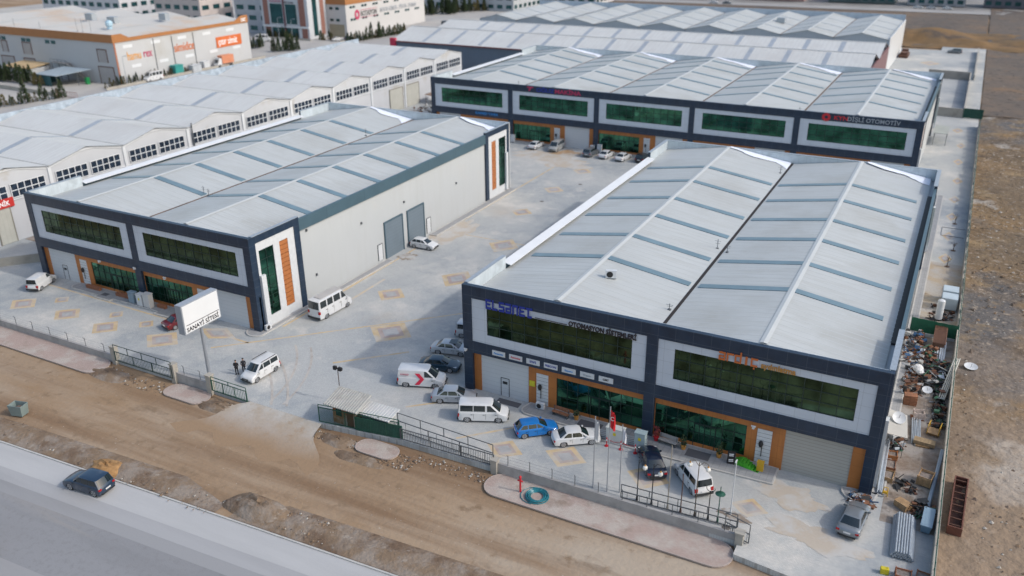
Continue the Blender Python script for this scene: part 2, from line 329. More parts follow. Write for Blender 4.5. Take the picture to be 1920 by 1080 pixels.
def verge(name, xs, w, seed):
    b = MB(); rnd = random.Random(seed); n = 34; rows = []
    from mathutils import noise
    def yl(x):
        for (a, c), (e, f) in zip(V0, V0[1:]):
            if a <= x <= e: return c+(f-c)*(x-a)/(e-a)
    for i in range(n+1):
        x = xs[0]+(xs[1]-xs[0])*i/n; row = []
        for j in range(7):
            t = j/6; e = min(1, i/2, (n-i)/2)
            z = -.5+.28*math.sin(math.pi*t)*e*(1+1.2*noise.noise((x*.6, t*4, seed)))
            row.append(b.vert((x, yl(x)+t*w*(.4+.6*e), z)))
        rows.append(row)
    for a, c in zip(rows, rows[1:]):
        for j in range(6): b.idx((a[j], c[j], c[j+1], a[j+1]))
    struct(b.build(name, vergem, smooth=True))
verge('verge', (-110, -9), 2.9, 3); verge('verge', (-7.5, 55), 3.3, 8)
# rubble & stones (uncountable)
def stones(name, areas, n, smin, smax, mats, seed):
    rnd = random.Random(seed); b = MB()
    for _ in range(n):
        x0, x1, y0, y1, z = areas[rnd.randrange(len(areas))]
        x, y = rnd.uniform(x0, x1), rnd.uniform(y0, y1); s = rnd.uniform(smin, smax)*(rnd.random()**1.5+.35)
        k = len(b.v); m = rnd.randrange(len(mats))
        for dx, dy, dz in ((1, 0, 0), (-.3, .9, 0), (-.8, -.6, 0), (.2, .1, .9), (.5, -.9, .1)):
            b.v.append((x+dx*s*rnd.uniform(.6, 1.2), y+dy*s*rnd.uniform(.6, 1.2), z+dz*s*rnd.uniform(.5, .9)))
        for f in ((0, 1, 3), (1, 2, 3), (2, 4, 3), (4, 0, 3), (0, 4, 2), (0, 2, 1)): b.idx([k+i for i in f], m)
    o = b.build(name, mats); o['kind'] = 'stuff'; return o
st_p = mat('stone_pale', (.36, .335, .30), .9); st_d = mat('stone_dark', (.12, .09, .07), .9); st_b = mat('clod_brown', (.20, .135, .085), .95)
tag(stones('field_stones', [(46.5, 90, -12, 60, -.22), (46.5, 100, 40, 160, -.2), (46.5, 62, 0, 130, -.2)], 5200, .06, .26, [st_p, st_d, st_b, st_d, st_b], 5), 'pale and dark stones scattered over the brown field on the right', 'stones')
tag(stones('verge_rubble', [(-37, -9, -27.6, -25.3, -.35), (-7, 2, -26, -23.6, -.3), (-9.2, -4, -13.9, -12.6, -.5), (-1, 2.5, -14.6, -12.4, -.5), (2, 10, -13, -11.6, -.5), (-24, -18.5, -14.6, -13, -.5), (-40, -29, -15.4, -13.2, -.5)], 1300, .05, .19, [st_p, st_d, st_b, st_b], 6), 'stones and clods along the dirt track and verge in front', 'rubble')
def heap(x, y, z, rx, ry, h, m, seed, label):
    from mathutils import noise
    b = MB(); rows = []
    for i in range(9):
        t = i/8; row = []
        for j in range(18):
            a = 2*math.pi*j/18; k = 1+.35*noise.noise((math.cos(a)*1.5, math.sin(a)*1.5, seed))
            row.append(b.vert((rx*t*k*math.cos(a), ry*t*k*math.sin(a), h*(1-t*t)*(1+.5*noise.noise((t*4, a*1.3, seed+2)))-.04*t)))
        rows.append(row)
    for p, q in zip(rows, rows[1:]):
        for j in range(18): b.idx((p[j], q[j], q[(j+1) % 18], p[(j+1) % 18]))
    o = b.build('rubble_heap', m, smooth=True, loc=(x, y, z)); tag(o, label, 'heap')
heap(-37.2, -14.6, -.55, 3.6, 1.3, .35, vergem, 1, 'brown soil heap beside the pillar at the left end of the dark sliding gate')
heap(-21.4, -14.2, -.55, 2.8, 1.0, .45, vergem, 2, 'grey rubble heap below the right part of the green sliding gate')
heap(-6.4, -13.3, -.55, 2.4, 1., .3, vergem, 3, 'rubble heap in front of the green gate leaf at the guard hut')
heap(-3, -14.9, -.55, 3.0, .9, .25, vergem, 4, 'soil heap along the short pink pavement in front of the guard hut')
heap(-6.0, -24.8, -.55, 4.2, 1.6, .9, vergem, 5, 'big blurred rubble heap at the end of the verge beside the main road')
heap(-22.5, -26.6, -.45, 2.4, 1.2, .6, mat('ochre_soil', (.30, .17, .07), .95, var=.3, scale=2), 6, 'round ochre soil heap on the verge above the dark car')
# diamonds of coloured pavers, lying in the lot
def diamond(cx, cy, a, b_, inner=True, z=.004):
    def rect(s, zz, m, bb): bb.face([(cx+a*s, cy, zz), (cx, cy+b_*s, zz), (cx-a*s, cy, zz), (cx, cy-b_*s, zz)], m)
    b = MB(); rect(1, z, 0, b)
    rect(.66, z+.004, 1, b)
    if inner: rect(.42, z+.008, 2, b)
    return b
b = MB()
for cx, cy, a, c in [(-20.9, 16.3, 2.2, 2.2), (-54.1, -7, 2.2, 1.9), (-58.6, -4.4, 1.2, 1.1), (-48.4, -4.3, 1.1, 1.1), (-46.6, -7.4, 2.1, 1.9), (-42.8, -4.5, 1.2, 1.1), (-37.7, -6.6, 2.6, 2.2), (14.6, -6.5, 2.1, 1.8), (-21, 67, 2.0, 2.0), (-16, 38.5, 2.5, 3.), (-15.8, 24.6, 2.5, 3.), (-14.6, 7.2, 3., 2.9), (-20.6, 53.5, 2., 2.), (-21, 80, 2., 2.), (-62, -7.5, 2.2, 1.9), (-33, -2.4, 2.9, 1.5), (9, -8, 1.9, 1.6), (22.4, -6, 2., 2.), (31.4, -6.2, 1.6, 1.4), (-7.5, 84, 2.4, 2.4), (6, 84, 2.4, 2.4), (20, 84, 2.4, 2.4),
                   (43, 62, .9, 2.2), (43, 72, .9, 2.2), (43, 82, .9, 2.2), (43, 92, .9, 2.2), (43, 104, .9, 2.4), (42.6, 118, .9, 2.4), (42.6, 132, .9, 2.4), (41.5, 146, 1.2, 2.4), (30, 240, 3, 4)]:
    d = diamond(cx, cy, a, c); k = len(b.v); b.v += d.v; b.f += [[i+k for i in f] for f in d.f]; b.m += d.m
struct(b.build('paver_diamonds', [pvy, pvr, pvg]))
b = MB()
for p, q, w in [((-10.3, 88), (-10.3, 20), .5), ((-24.6, 20), (-24.6, 6), .4), ((-27.2, 2.5), (-27.2, 92), .35), ((-31, -5.5), (-9, 16), .3), ((-66, -1.9), (-28, -2.6), .3), ((-16, -2), (-9.8, 4), .35), ((-25.5, 40), (-12, 40.), .3), ((-28, 92.), (2, 92), .3), ((4, -8.5), (9, -3.5), .3), ((-3.5, -6), (1, -2), .3)]:
    d = Vector((q[0]-p[0], q[1]-p[1])).normalized(); n = Vector((-d.y, d.x))*w/2
    b.face([(p[0]-n.x, p[1]-n.y, .002), (q[0]-n.x, q[1]-n.y, .002), (q[0]+n.x, q[1]+n.y, .002), (p[0]+n.x, p[1]+n.y, .002)])
struct(b.build('paver_bands', pvy))
def blot(cx, cy, rx, ry, m, z=.0055, seed=1):
    rd = random.Random(seed); ph = [rd.uniform(0, 6) for _ in range(4)]; pts = []
    for k in range(48):
        a = 2*math.pi*k/48; q = 1+.22*math.sin(2*a+ph[0])+.16*math.sin(5*a+ph[1])+.10*math.sin(9*a+ph[2])+.07*math.sin(17*a+ph[3]); pts.append((cx+rx*q*math.cos(a), cy+ry*q*math.sin(a), z))
    b = MB(); c = b.vert((cx, cy, z)); ids = [b.vert(p) for p in pts]
    for k in range(48): b.idx((c, ids[k], ids[(k+1) % 48]))
    struct(b.build('mud_stain', m))
mud = [ground_mat('ochre_mud', [((.40, .37, .33), .35, .44, .58), ((.25, .14, .07), .25, .55, .70)], (.36, .24, .14), .2, 4.), ground_mat('tan_dust', [((.44, .43, .41), .4, .44, .58)], (.42, .37, .31), .2, 4.), ground_mat('damp_stain', [((.40, .40, .39), .6, .46, .6)], (.24, .20, .165), .1, 4.)]
blot(-29.6, 89.2, 3.4, 3.6, mud[0], .0125, 2); blot(-27, 84.2, 6.5, 3.4, mud[1], .0145, 5); blot(-35, 87, 5, 2.6, mud[1], .0135, 6); blot(-26.4, 28.3, 1.1, 1.6, mud[2], .0125, 3); blot(-25.9, 40, 2.2, 7, mud[1], .0125, 8); blot(37, -7.5, 3.6, 1.6, mud[1], .0125, 9); blot(34, -3, 3.0, 1.6, mud[1], .0135, 10)
blot(30.5, -7.8, 1.2, .7, mud[2], .0125, 12); blot(3.4, -4.8, .7, .5, mud[2], .0125, 13)
tm_ = mat('tyre_mark', (.37, .34, .305), .95, var=.25, scale=.8, dust=(.42, .40, .38), damt=.5, dscale=.9)
for i5, (cx, cy, rr, a0, a1) in enumerate(((-34, -14, 17.6, 8, 50), (-34, -14, 19.2, 8, 46), (-40, -30, 30, 37, 58), (-40, -30, 31.6, 36, 55))):
    b = MB(); n = 26
    for k in range(n):
        a, c = R(a0+(a1-a0)*k/n), R(a0+(a1-a0)*(k+1)/n); q = [(cx+q_*math.cos(t_), cy+q_*math.sin(t_),   .0165+.003*i5) for q_, t_ in ((rr-.13, a), (rr+.13, a), (rr+.13, c), (rr-.13, c))]
        if all(p[1] > -12.2 for p in q): b.face(q)
    if b.f: struct(b.build('tyre_marks', tm_))
# ------------------------------------------------------------------ the three new warehouses
H = 12.0
def slope_roof(root, bounds, y0, y1, zv, zr, mats, strips, sw=1.0, ribs=1.0, swap=False, right_in=.0, front_z=None, name='roof', skm=None, vm=None, xs_strip=None, caps=True):
    """gabled sheet roof: valleys at bounds, ridges between; child parts are skylights, ridge caps and valley gutters"""
    f = (lambda a, b, c: (b, a, c)) if swap else None
    rm, rb = mats; b = MB(f)
    for k in range(len(bounds)-1):
        a, c = bounds[k], bounds[k+1]; r = (a+c)/2
        for u0, u1 in ((a, r), (c, r)):
            b.face([(u0, y0, zv), (u1, y0, zr), (u1, y1, zr), (u0, y1, zv)], 0)
            y = y0+.5
            while y < y1-.2:
                h = .02
                b.face([(u0, y-.07, zv+.004), (u1, y-.07, zr+.004), (u1, y, zr+h), (u0, y, zv+h)], 1)
                b.face([(u0, y+.07, zv+.004), (u1, y+.07, zr+.004), (u1, y, zr+h), (u0, y, zv+h)], 1)
                y += ribs
    ro = b.build(name, [rm, rb], root)
    def at(u0, u1, t, y, h): return (u0+(u1-u0)*t, y, zv+(zr-zv)*t+h)
    for k in range(len(bounds)-1):
        a, c = bounds[k], bounds[k+1]; r = (a+c)/2
        for side, (u0, u1) in enumerate(((a, r), (c, r))):
            t0, t1 = .05, .965
            if right_in and k == len(bounds)-2 and side: t0 = right_in
            if right_in and k == 0 and not side: t0 = right_in*.9
            for y in strips(k, side):
                s = MB(f); q = []
                for (t, yy) in ((t0, y), (t1, y), (t1, y+sw), (t0, y+sw)): q.append(at(u0, u1, t, yy, .0))
                s.hexa([(p[0], p[1], p[2]+.003) for p in q], [(p[0], p[1], p[2]+.075) for p in q])
                s.build('skylight', skm or sky_l, ro)
        if caps:
            MB(f).hexa([(r-.32, y0, zr-.03), (r, y0, zr+.04), (r+.32, y0, zr-.03)], [(r-.32, y1, zr-.03), (r, y1, zr+.04), (r+.32, y1, zr-.03)]).face([(r-.34, y0, zr+.01), (r, y0, zr+.085), (r, y1, zr+.085), (r-.34, y1, zr+.01)]).face([(r+.34, y0, zr+.01), (r, y0, zr+.085), (r, y1, zr+.085), (r+.34, y1, zr+.01)]).build('ridge_cap', ridgem, ro)
        if k: MB(f).box(a-.17, y0, zv-.02, a+.17, y1, zv+.045).build('valley_gutter', vm or valley, ro)
    return ro

def bars(b, u0, u1, z0, z1, d, nu, nz, w=.07, m=0):
    for i in range(nu+1):
        u = u0+(u1-u0)*i/nu; b.box(u-w/2, d-.05, z0, u+w/2, d, z1, m)
    for j in range(nz+1):
        z = z0+(z1-z0)*j/nz
        b.box(u0, d-.04, z-w/2, u1, d-.005, z+w/2, m)

def ground_floor(root, u0, u1, typ, xf, z4=4.47):
    """shopfront, white tiled pillar, orange cladding and lifting door between two piers; typ 1 has the door on the left, 2 on the right"""
    w = u1-u0; D = .38
    if typ == 1:
        door = (u0+.8, u0+6.3); pil = (u0+7.2, u0+8.5); gl = (u0+9.4, u1-.05)
    else:
        door = (u1-6.6, u1-1.); pil = (u1-9., u1-7.7); gl = (u0+.05, u1-9.95)
    def solid(a, c):
        if c-a > .02: MB(xf).box(a, D-.04, 0, c, D+.3, z4).build('orange_cladding', orange, root)
    cur = u0
    for a, c in sorted([door, gl]): solid(cur, a); cur = c
    solid(cur, u1)
    MB(xf).box(gl[0]-.002, D-.038, 3.72, gl[1]+.002, D+.3, z4).build('orange_lintel', orange, root); MB(xf).box(gl[0]-.002, D-.038, 0, gl[1]+.002, D+.3, .5).build('orange_plinth', orange, root)
    g = MB(xf).box(door[0], D+.04, 0, door[1], D+.12, z4).build('garage_door', doorg if typ == 1 else door2, root)
    if typ == 1:
        c = (door[0]+door[1])/2; fr = MB(xf)
        for q in ((c-.5, .03, c-.44, 2.1), (c+.44, .03, c+.5, 2.1), (c-.5, 2.1, c+.5, 2.16)): fr.box(q[0], D+.015, q[1], q[2], D+.038, q[3])
        fr.box(c-.26, D+.01, 1.45, c+.26, D+.036, 1.75); fr.build('wicket_door_frame', trim, g)
    p = MB(xf).box(pil[0], D-.1, .25, pil[1], D-.045, 3.75).build('white_pillar', white_s, root)
    lines = MB(xf)
    for k in range(1, 9): lines.box(pil[0], D-.104, .25+k*.39-.015, pil[1], D-.101, .25+k*.39+.015)
    lines.build('tile_joint', dgrey_s, p)
    ex = MB(xf); ex.cyl((pil[0]+.55, D-.2, 1.0), (pil[0]+.55, D-.2, 2.2), .04, n=6); ex.sphere((pil[0]+.45, D-.25, 2.3), .22, sz=1.6); ex.build('wall_lamp', black, p)
    s = MB(xf).box(gl[0], D+.06, .5, gl[1], D+.1, 3.72).build('shop_glazing', glass, root)
    m = MB(xf); bars(m, gl[0]+.03, gl[1]-.03, .52, 3.70, D+.055, 8, 3, .06)
    dc = gl[0]+(gl[1]-gl[0])*(.40 if typ == 1 else .44)
    m.build('mullion', mull, s)
    dr = MB(xf); dr.box(dc, D-.05, 0, dc+.07, D+.02, 2.55); dr.box(dc+1.0, D-.05, 0, dc+1.06, D+.02, 2.55); dr.box(dc+2., D-.05, 0, dc+2.07, D+.02, 2.55); dr.box(dc, D-.05, 2.5, dc+2.07, D+.02, 2.6)
    dr.build('entrance_door', mull, root)

def upper(root, u0, u1, xf, bigwin, tone, z0=5.81, z1=10.66):
    b = MB(xf); a, c = bigwin; zb, zt = 6.8, 9.9
    b.box(u0, .1, z0, a, .5, z1); b.box(c, .1, z0, u1, .5, z1); b.box(a, .1, z0, c, .5, zb); b.box(a, .1, zt, c, .5, z1)
    b.build('panel_surround', panel, root)
    w = MB(xf).box(a, .2, zb, c, .26, zt).build('window', tone, root)
    m = MB(xf); bars(m, a+.03, c-.03, zb+.03, zt-.03, .195, 11, 3, .07); m.build('mullion', mull, w)

def corner_panel(root, xf, r, base=.45):
    """narrow dressed end of a side wall: navy frame, white panel, tall green window and orange louvre"""
    b = MB(xf); b.box(.5, 0, H-.9, r, .35, H); b.box(r-.95, .0, 0, r, .35, H-.9); b.box(.5, 0, 0, 1.02, .35, H-.9); b.box(.5, 0, 0, r, 0, 0) if False else None
    b.build('cladding_frame', navy, root)
    p = MB(xf); p.box(1.02, .1, 0, 1.5, .35, H-.9); p.box(3.95, .1, 0, 5., .35, H-.9); p.box(6.5, .1, 0, r-.95, .35, H-.9)
    for a, c in ((1.5, 3.95), (5., 6.5)): p.box(a, .1, 0, c, .35, 1.4); p.box(a, .1, 10.0, c, .35, H-.9)
    p.box(1.1, -.25, .3, 1.85, .098, 7.)
    p.build('white_panel', white_s, root)
    w = MB(xf).box(1.5, .2, 1.4, 3.95, .3, 10.).build('tall_window', glass, root)
    m = MB(xf); bars(m, 1.55, 3.9, 1.45, 9.95, .195, 2, 7, .06); m.build('mullion', mull, w)
    l = MB(xf)
    l.box(5., .25, 1.4, 6.5, .3, 10.)
    for k in range(15): l.box(5.03, .12, 1.45+k*.57, 6.47, .245, 1.45+k*.57+.5)
    l.build('louvre', orange_d, root)

def warehouse(name, label, loc, rz, bounds, types, tones, LEN, strips, doors=False, vm=None, scale_z=1.):
    root = thing(name, label, 'building', loc, rz); Wd = bounds[-1]
    front = lambda u, d, z: (u, d, z)
    right = lambda u, d, z: (Wd-d, u, z)
    left = lambda u, d, z: (d, u, z)
    rightb = lambda u, d, z: (Wd-d, LEN-u, z)
    leftb = lambda u, d, z: (d, LEN-u, z)
    r = 8.65
    # core walls (set inside the dressing)
    MB().box(.3, .75, 0, Wd-.3, LEN-.3, 10.35).build('wall', wallw, root)
    n = len(bounds)-1; pw = 1.08; e = 1.04
    b = MB(front); b.box(0, 0, 10.66, Wd, .5, H); b.box(0, 0, 4.47, Wd, .5, 5.81)
    edges = []
    for k, u in enumerate(bounds):
        a, c = (u, u+e) if k == 0 else (u-e, u) if k == n else (u-pw/2, u+pw/2)
        edges.append((a, c)); b.box(a, 0, 5.81, c, .5, 10.66); b.box(a, 0, 0, c, .75, 4.47)
    b.build('cladding_frame', navy, root)
    for k in range(n):
        a, c = edges[k][1], edges[k+1][0]
        wa = bounds[k]+(2.75 if k == 0 else 2.1); wc = bounds[k+1]-(2.4 if k == n-1 else 1.95)
        upper(root, a, c, front, (wa, wc), tones[k]); ground_floor(root, a, c, types[k], front)
    for xf in (right, left, rightb, leftb): corner_panel(root, xf, r)
    # back wall and parapet with pale metal lining
    MB().box(0, LEN-.3, 0, Wd, LEN, H).build('back_wall', wallw, root)
    def pl(n, m, *q): MB().box(*q).build(n, m, root)
    pl('parapet_lining', lining, .35, LEN-.36, 10.4, Wd-.35, LEN-.305, H-.005)
    for x0, x1 in ((.35, .42), (Wd-.42, Wd-.35)):
        pl('parapet_lining', lining, x0, .5, 10.4, x1, r-.005, H-.005); pl('parapet_lining', lining, x0, LEN-r+.005, 10.4, x1, LEN-.37, H-.005)
    pl('parapet_lining', lining, .5, .5, 10.4, Wd-.5, .56, H-.005)
    pl('parapet_cap', galv, -.02, LEN-.42, H, Wd+.02, LEN+.04, H+.05)
    for x0, x1 in ((-.03, .46), (Wd-.46, Wd+.03)): pl('parapet_cap', galv, x0, .6, H, x1, r+.04, H+.05); pl('parapet_cap', galv, x0, LEN-r-.04, H, x1, LEN-.42, H+.05)
    # eaves between the dressed corners
    MB().box(Wd-.36, r, 10.15, Wd-.02, LEN-r, 11.68).build('fascia', fasc, root)
    MB().box(.02, r, 10.15, .3, LEN-r, 11.2).build('fascia', fasc, root)
    MB().hexa([(.0, r, 11.2), (1.05, r, 10.98), (1.05, LEN-r, 10.98), (.0, LEN-r, 11.2)], [(.0, r, 11.28), (1.05, r, 11.05), (1.05, LEN-r, 11.05), (.0, LEN-r, 11.28)]).build('eaves_flashing', capm, root)
    MB().box(Wd-.95, r, 10.40, Wd-.4, LEN-r, 10.56).build('eaves_gutter', black, root)
    bb = [bounds[0]+.45]+list(bounds[1:-1])+[bounds[-1]-.9]
    ro = slope_roof(root, bb, .6, LEN-.4, 10.55, 12.05, (roofm, ribm), strips, 1.0, right_in=.12, vm=vm)
    if doors:
        d = MB(right); d.box(0, 0, 0, 0, 0, 0) if False else None
        for a, c in ((26.3, 30.6), (32.1, 36.3)):
            g = MB(right).box(a, .2, 0, c, .27, 5.4).build('garage_door', doord, root)
            f = MB(right); f.box(a-.18, .12, 0, a, .3, 5.4); f.box(c, .12, 0, c+.18, .3, 5.4); f.box(a-.18, .12, 5.4, c+.18, .3, 5.6); f.build('frame', fasc, g)
        for a in (24.4, 37.1):
            g = MB(right).box(a, .22, .35, a+1.05, .28, 2.7).build('side_door', white_s, root)
            f = MB(right); f.box(a-.06, .18, .35, a, .29, 2.7); f.box(a+1.05, .18, .35, a+1.11, .29, 2.7); f.box(a-.06, .18, 2.7, a+1.11, .29, 2.76); f.build('frame', dgrey_s, g)
        v = MB(right)
        for a, z in ((10, 9.6), (21, 7.0), (31.3, 7.), (46, 5.8), (11, 3.2)): v.box(a, .1, z, a+.22, .29, z+.3)
        v.build('wall_vent', dgrey_s, root)
    return root, ro
door2 = doort
YS = (12.6, 20.1, 27.9, 35.4, 43.7, 51.3, 58.6)
whR, roR = warehouse('warehouse', 'nearest warehouse with a blue sign and orange lettering on its two-bay navy front', (0, 0, 0), 0, (0, 20.1, 40.26), (1, 2), (glassd, glassd), 64.5, lambda k, s: YS[:-1], vm=mat('black_gutter', (.02, .015, .014), .8))
door2 = doorg
whL, roL = warehouse('warehouse', 'two-bay warehouse on the left with two grey doors in its long white side wall', (-68.4, 0, 0), 0, (0, 20.0, 40.0), (1, 2), (glassd, glassd), 64.3, lambda k, s: YS[:-1], doors=True)
whB, roB = warehouse('warehouse', 'five-bay warehouse at the back of the courtyard with a red gear logo on its right', (-64.6, 95.2, 0), -.0072, (0, 20.1, 40., 59.9, 79.6, 100.7), (1, 2, 2, 2, 2), (glass, glass, glass, glass, glass), 52.2, lambda k, s: (12.8, 21.6, 30.2, 38.7, 46.6))
whB.scale = (1, 1, 1.015)
# letters and logos on the fronts -------------------------------------------------
def strokes(root, name, m, segs, x, z, s, w, adv, y=-.09):
    """square-cut lettering: segs is a list of glyphs, each a list of boxes (x0,z0,x1,z1) on a 0..1 grid"""
    b = MB()
    for g in segs:
        for x0, z0, x1, z1 in g: b.box(x+x0*s*w, y, z+z0*s, x+x1*s*w, y+.08, z+z1*s)
        x += adv*s
    return b.build(name, m, root)
t = .2
gE = [(0, 0, .85, t), (0, .8, .85, 1), (0, t, t, .8), (t, .42, .72, .58)]; gL = [(0, 0, .8, t), (0, t, t, 1)]
gS = [(0, 0, .85, t), (.65, t, .85, .42), (0, .42, .85, .6), (0, .6, t, .82), (0, .82, .85, 1)]
ga = [(0, 0, .85, t), (.65, t, .85, .8), (0, .8, .85, 1), (0, t, t, .55), (t, .40, .65, .55)]; gn = [(0, 0, t, 1), (t, .8, .85, 1), (.65, 0, .85, .8)]
gt = [(0, .8, .95, 1), (.22, 0, .42, .8), (.42, 0, .85, t)]
strokes(whR, 'sign_lettering', T_['blue'], [gE, gL, gS, ga, gn, gE, gt], 2.75, 9.88, 1.05, .68, .715)
MB().box(8.2, -.06, 10.02, 11.6, -.0, 10.08).build('sign_line', T_['dark'], whR)
text('sign_lettering', 'OTOMASYON SİSTEMLERİ', .70, T_['dark'], whR, (11.75, -.03, 9.98), sx=.82, off=.02)
lett = [('Panasonic', 'sky', .28), ('Autonics', 'red', .32), ('invt', 'blue', .52), ('FRECON', 'blue', .33), ('Siemens', 'sky', .28), ('Wecon', 'grey', .3), ('GMT', 'dark', .3)]
for k, (s, c, z) in enumerate(lett):
    x = 3.4+k*1.94
    p = MB().box(x, -.07, 4.82, x+1.46, -.003, 5.38).build('brand_plate', white_s, whR)
    text('lettering', s, z, T_[c], p, (x+.73, -.08, 5.0), align='CENTER', off=.006, ext=.01, sx=.95)
g = []
strokes(whR, 'sign_lettering', T_['orange'], [ga, [(0, 0, t, 1), (t, .8, .9, 1)], [(0, 0, .85, t), (.65, t, .85, 1.35), (0, .8, .65, 1), (0, t, t, .8)], [(.3, 0, .58, 1)], [(0, 0, .85, t), (0, t, t, .8), (0, .8, .85, 1), (.35, -.3, .55, -.1)]], 26.2, 9.94, .80, .86, .87)
text('sign_lettering', 'aydınlatma', .72, T_['gold'], whR, (29.85, -.03, 10.0), sx=.95, off=.018)
lg = MB()
for i in range(12):
    a = 2*math.pi*i/12; lg.box(84.6+.62*math.cos(a)-.13, -.09, 11.3+.62*math.sin(a)-.13, 84.6+.62*math.cos(a)+.13, -.01, 11.3+.62*math.sin(a)+.13)
for i in range(16):
    a = 2*math.pi*i/16; c = 2*math.pi*(i+1)/16; q = []
    for rr, an in ((.3, a), (.55, a), (.55, c), (.3, c)): q.append((84.6+rr*math.cos(an), 11.3+rr*math.sin(an)))
    lg.hexa([(x, -.08, z) for x, z in q], [(x, -.012, z) for x, z in q])
lg.build('gear_logo', T_['red'], whB)
text('sign_lettering', 'KYN', 1.0, T_['red'], whB, (85.9, -.03, 10.98), sx=1.2, off=.02)
text('sign_lettering', 'DİŞLİ OTOMOTİV', 1.0, T_['grey'], whB, (88.2, -.03, 10.98), sx=1.03, off=.012)
text('sign_lettering', 'MAKİNA', 1.15, T_['magenta'], whB, (30.6, -.03, 10.92), sx=1.28, off=.03)
text('sign_lettering', 'OĞUZ', 1.1, T_['blue'], whB, (26.3, -.03, 10.94), sx=1.3, off=.03)
MB().prism([(24.2, -.08), (24.2, -.01), (25.6, -.01), (25.6, -.08)], 11.6, 11.85).hexa([(24.5, -.08, 10.95), (24.8, -.08, 10.95), (25.2, -.08, 11.6), (24.7, -.08, 11.6)], [(24.5, -.01, 10.95), (24.8, -.01, 10.95), (25.2, -.01, 11.6), (24.7, -.01, 11.6)]).build('red_logo', T_['magenta'], whB)
text('sign_lettering', 'KARMED TANSA', .78, T_['sky'], whB, (11.4, -.03, 4.95), sx=.98, off=.01)
# snow crust left along the back parapets
def snow(root, W_, LEN, mods, label, zs=1):
    b = MB(); rnd = random.Random(len(mods))
    for (r, v) in mods:
        n = 14; top = []; bot = []
        for i in range(n+1):
            t = i/n; x = r+(v-r)*t; z = (12.05+(10.55-12.05)*t)
            w = (.5+2.4*t)*(1+.25*math.sin(9*t+r)+rnd.uniform(-.12, .12))
            top.append((x, LEN-.42, z+.16)); bot.append((x, LEN-.42-w, z+.085))
        for i in range(n): b.face([bot[i], bot[i+1], top[i+1], top[i]])
    o = b.build('snow_patch', snowm, None, smooth=True); o.location = root.location; o.rotation_euler = root.rotation_euler; o.scale = root.scale
    o['kind'] = 'stuff'; tag(o, label, 'snow')
snow(whR, 40.2, 64.5, [(10.6, 19.9), (30.6, 39.2)], 'thin snow crust along the back parapet of the nearest warehouse roof')
snow(whL, 40., 64.3, [(10.6, 19.8), (30.4, 39)], 'thin snow crust along the back parapet of the left warehouse roof')
snow(whB, 100.7, 52.2, [(10.3, 20), (30.2, 39.9), (50.2, 59.8), (70, 79.5), (90.5, 99.5)], 'thin snow crust along the back parapet of the five-bay warehouse roof')
# paved plinths in front of the fronts
def plinth(name, pts, z=.14, m=None):
    o = MB().prism(pts, 0, z).build(name, m or plinthm); struct(o)
    b = MB(); n = len(pts)
    for i in range(n): b.bar((*pts[i], z*.55), (*pts[(i+1) % n], z*.55), .16, z*1.12)
    struct(b.build('kerb', kerb))
def arc(cx, cy, r, a0, a1, n=6): return [(cx+r*math.cos(R(a0+(a1-a0)*k/n)), cy+r*math.sin(R(a0+(a1-a0)*k/n))) for k in range(n+1)]
plinth('pavement', [(-60.8, .35)]+arc(-60.3, -.5, .9, 180, 270)+[(-55.4, -1.4), (-55.4, -2.), (-52.5, -2.), (-52.5, -1.4), (-44.2, -1.5), (-44.2, -2.1), (-41.2, -2.1), (-41.2, -1.5), (-36, -1.5), (-36, .35)])
plinth('pavement', arc(-28.9, .1, 1.35, 180, 330, 10)+[(-27.3, 26), (-28.3, 26), (-28.35, .4)])
plinth('pavement', [(-28.35, 37.4), (-27.2, 37.4), (-27.2, 64.2), (-28.35, 64.2)])
plinth('pavement', [(7.6, .35)]+arc(8.2, -.9, .9, 180, 270)+[(14.5, -1.8), (14.5, -2.6), (20.9, -2.6), (32.4, -2.2), (32.4, .35)])
plinth('pavement', arc(39.4, .1, 1.5, 180, 320, 10)+[(40.7, .4), (39.2, .4)])
plinth('pavement', [(41.2, .4), (41.2, 34.5), (40.3, 34.5), (40.3, .4)]); plinth('pavement', [(41.2, 35.5), (41.2, 93), (40.3, 93), (40.3, 35.5)])
plinth('pavement', [(-44, 95.4), (-44, 94), (-34, 94), (-34, 95.4)]); plinth('pavement', [(-24.4, 95.3), (-24.4, 93.9), (-14, 93.9), (-14, 95.3)])
# steps, railing and door mats in front of the nearest warehouse
def mat_on(x, y, w, d, z, label): tag(MB().box(-w/2, -d/2, 0, w/2, d/2, .02).build('door_mat', mat('door_mat', (.09, .09, .10), .95), loc=(x, y, z)), label, 'door mat')
mat_on(14.6, -.9, 2.4, 1.3, .142, 'dark door mat at the shop entrance by the brown bench'); mat_on(25.4, -.9, 2.2, 1.2, .142, 'dark door mat between potted plants in front of the right shop window')
mat_on(5.5, -.6, 2.6, .9, .004, 'dark mat below the white lifting door with a wicket'); mat_on(-54.6, -.9, 1., .7, .142, 'small dark mat before the left glass entrance of the left warehouse')
b = thing('ramp_railing', 'low galvanised railing beside the electrical cabinets of the nearest warehouse', 'railing', (16.3, -2.6, .14))
r_ = MB()
for k in range(5): r_.cyl((0, 0, .25+k*.2), (4.6, .35, .25+k*.2), .025, n=5)
r_.build('rail', galv, b)
for k in range(6): MB().cyl((k*.92, k*.07, 0), (k*.92, k*.07, 1.1), .03, n=5).build('post', galv, b)

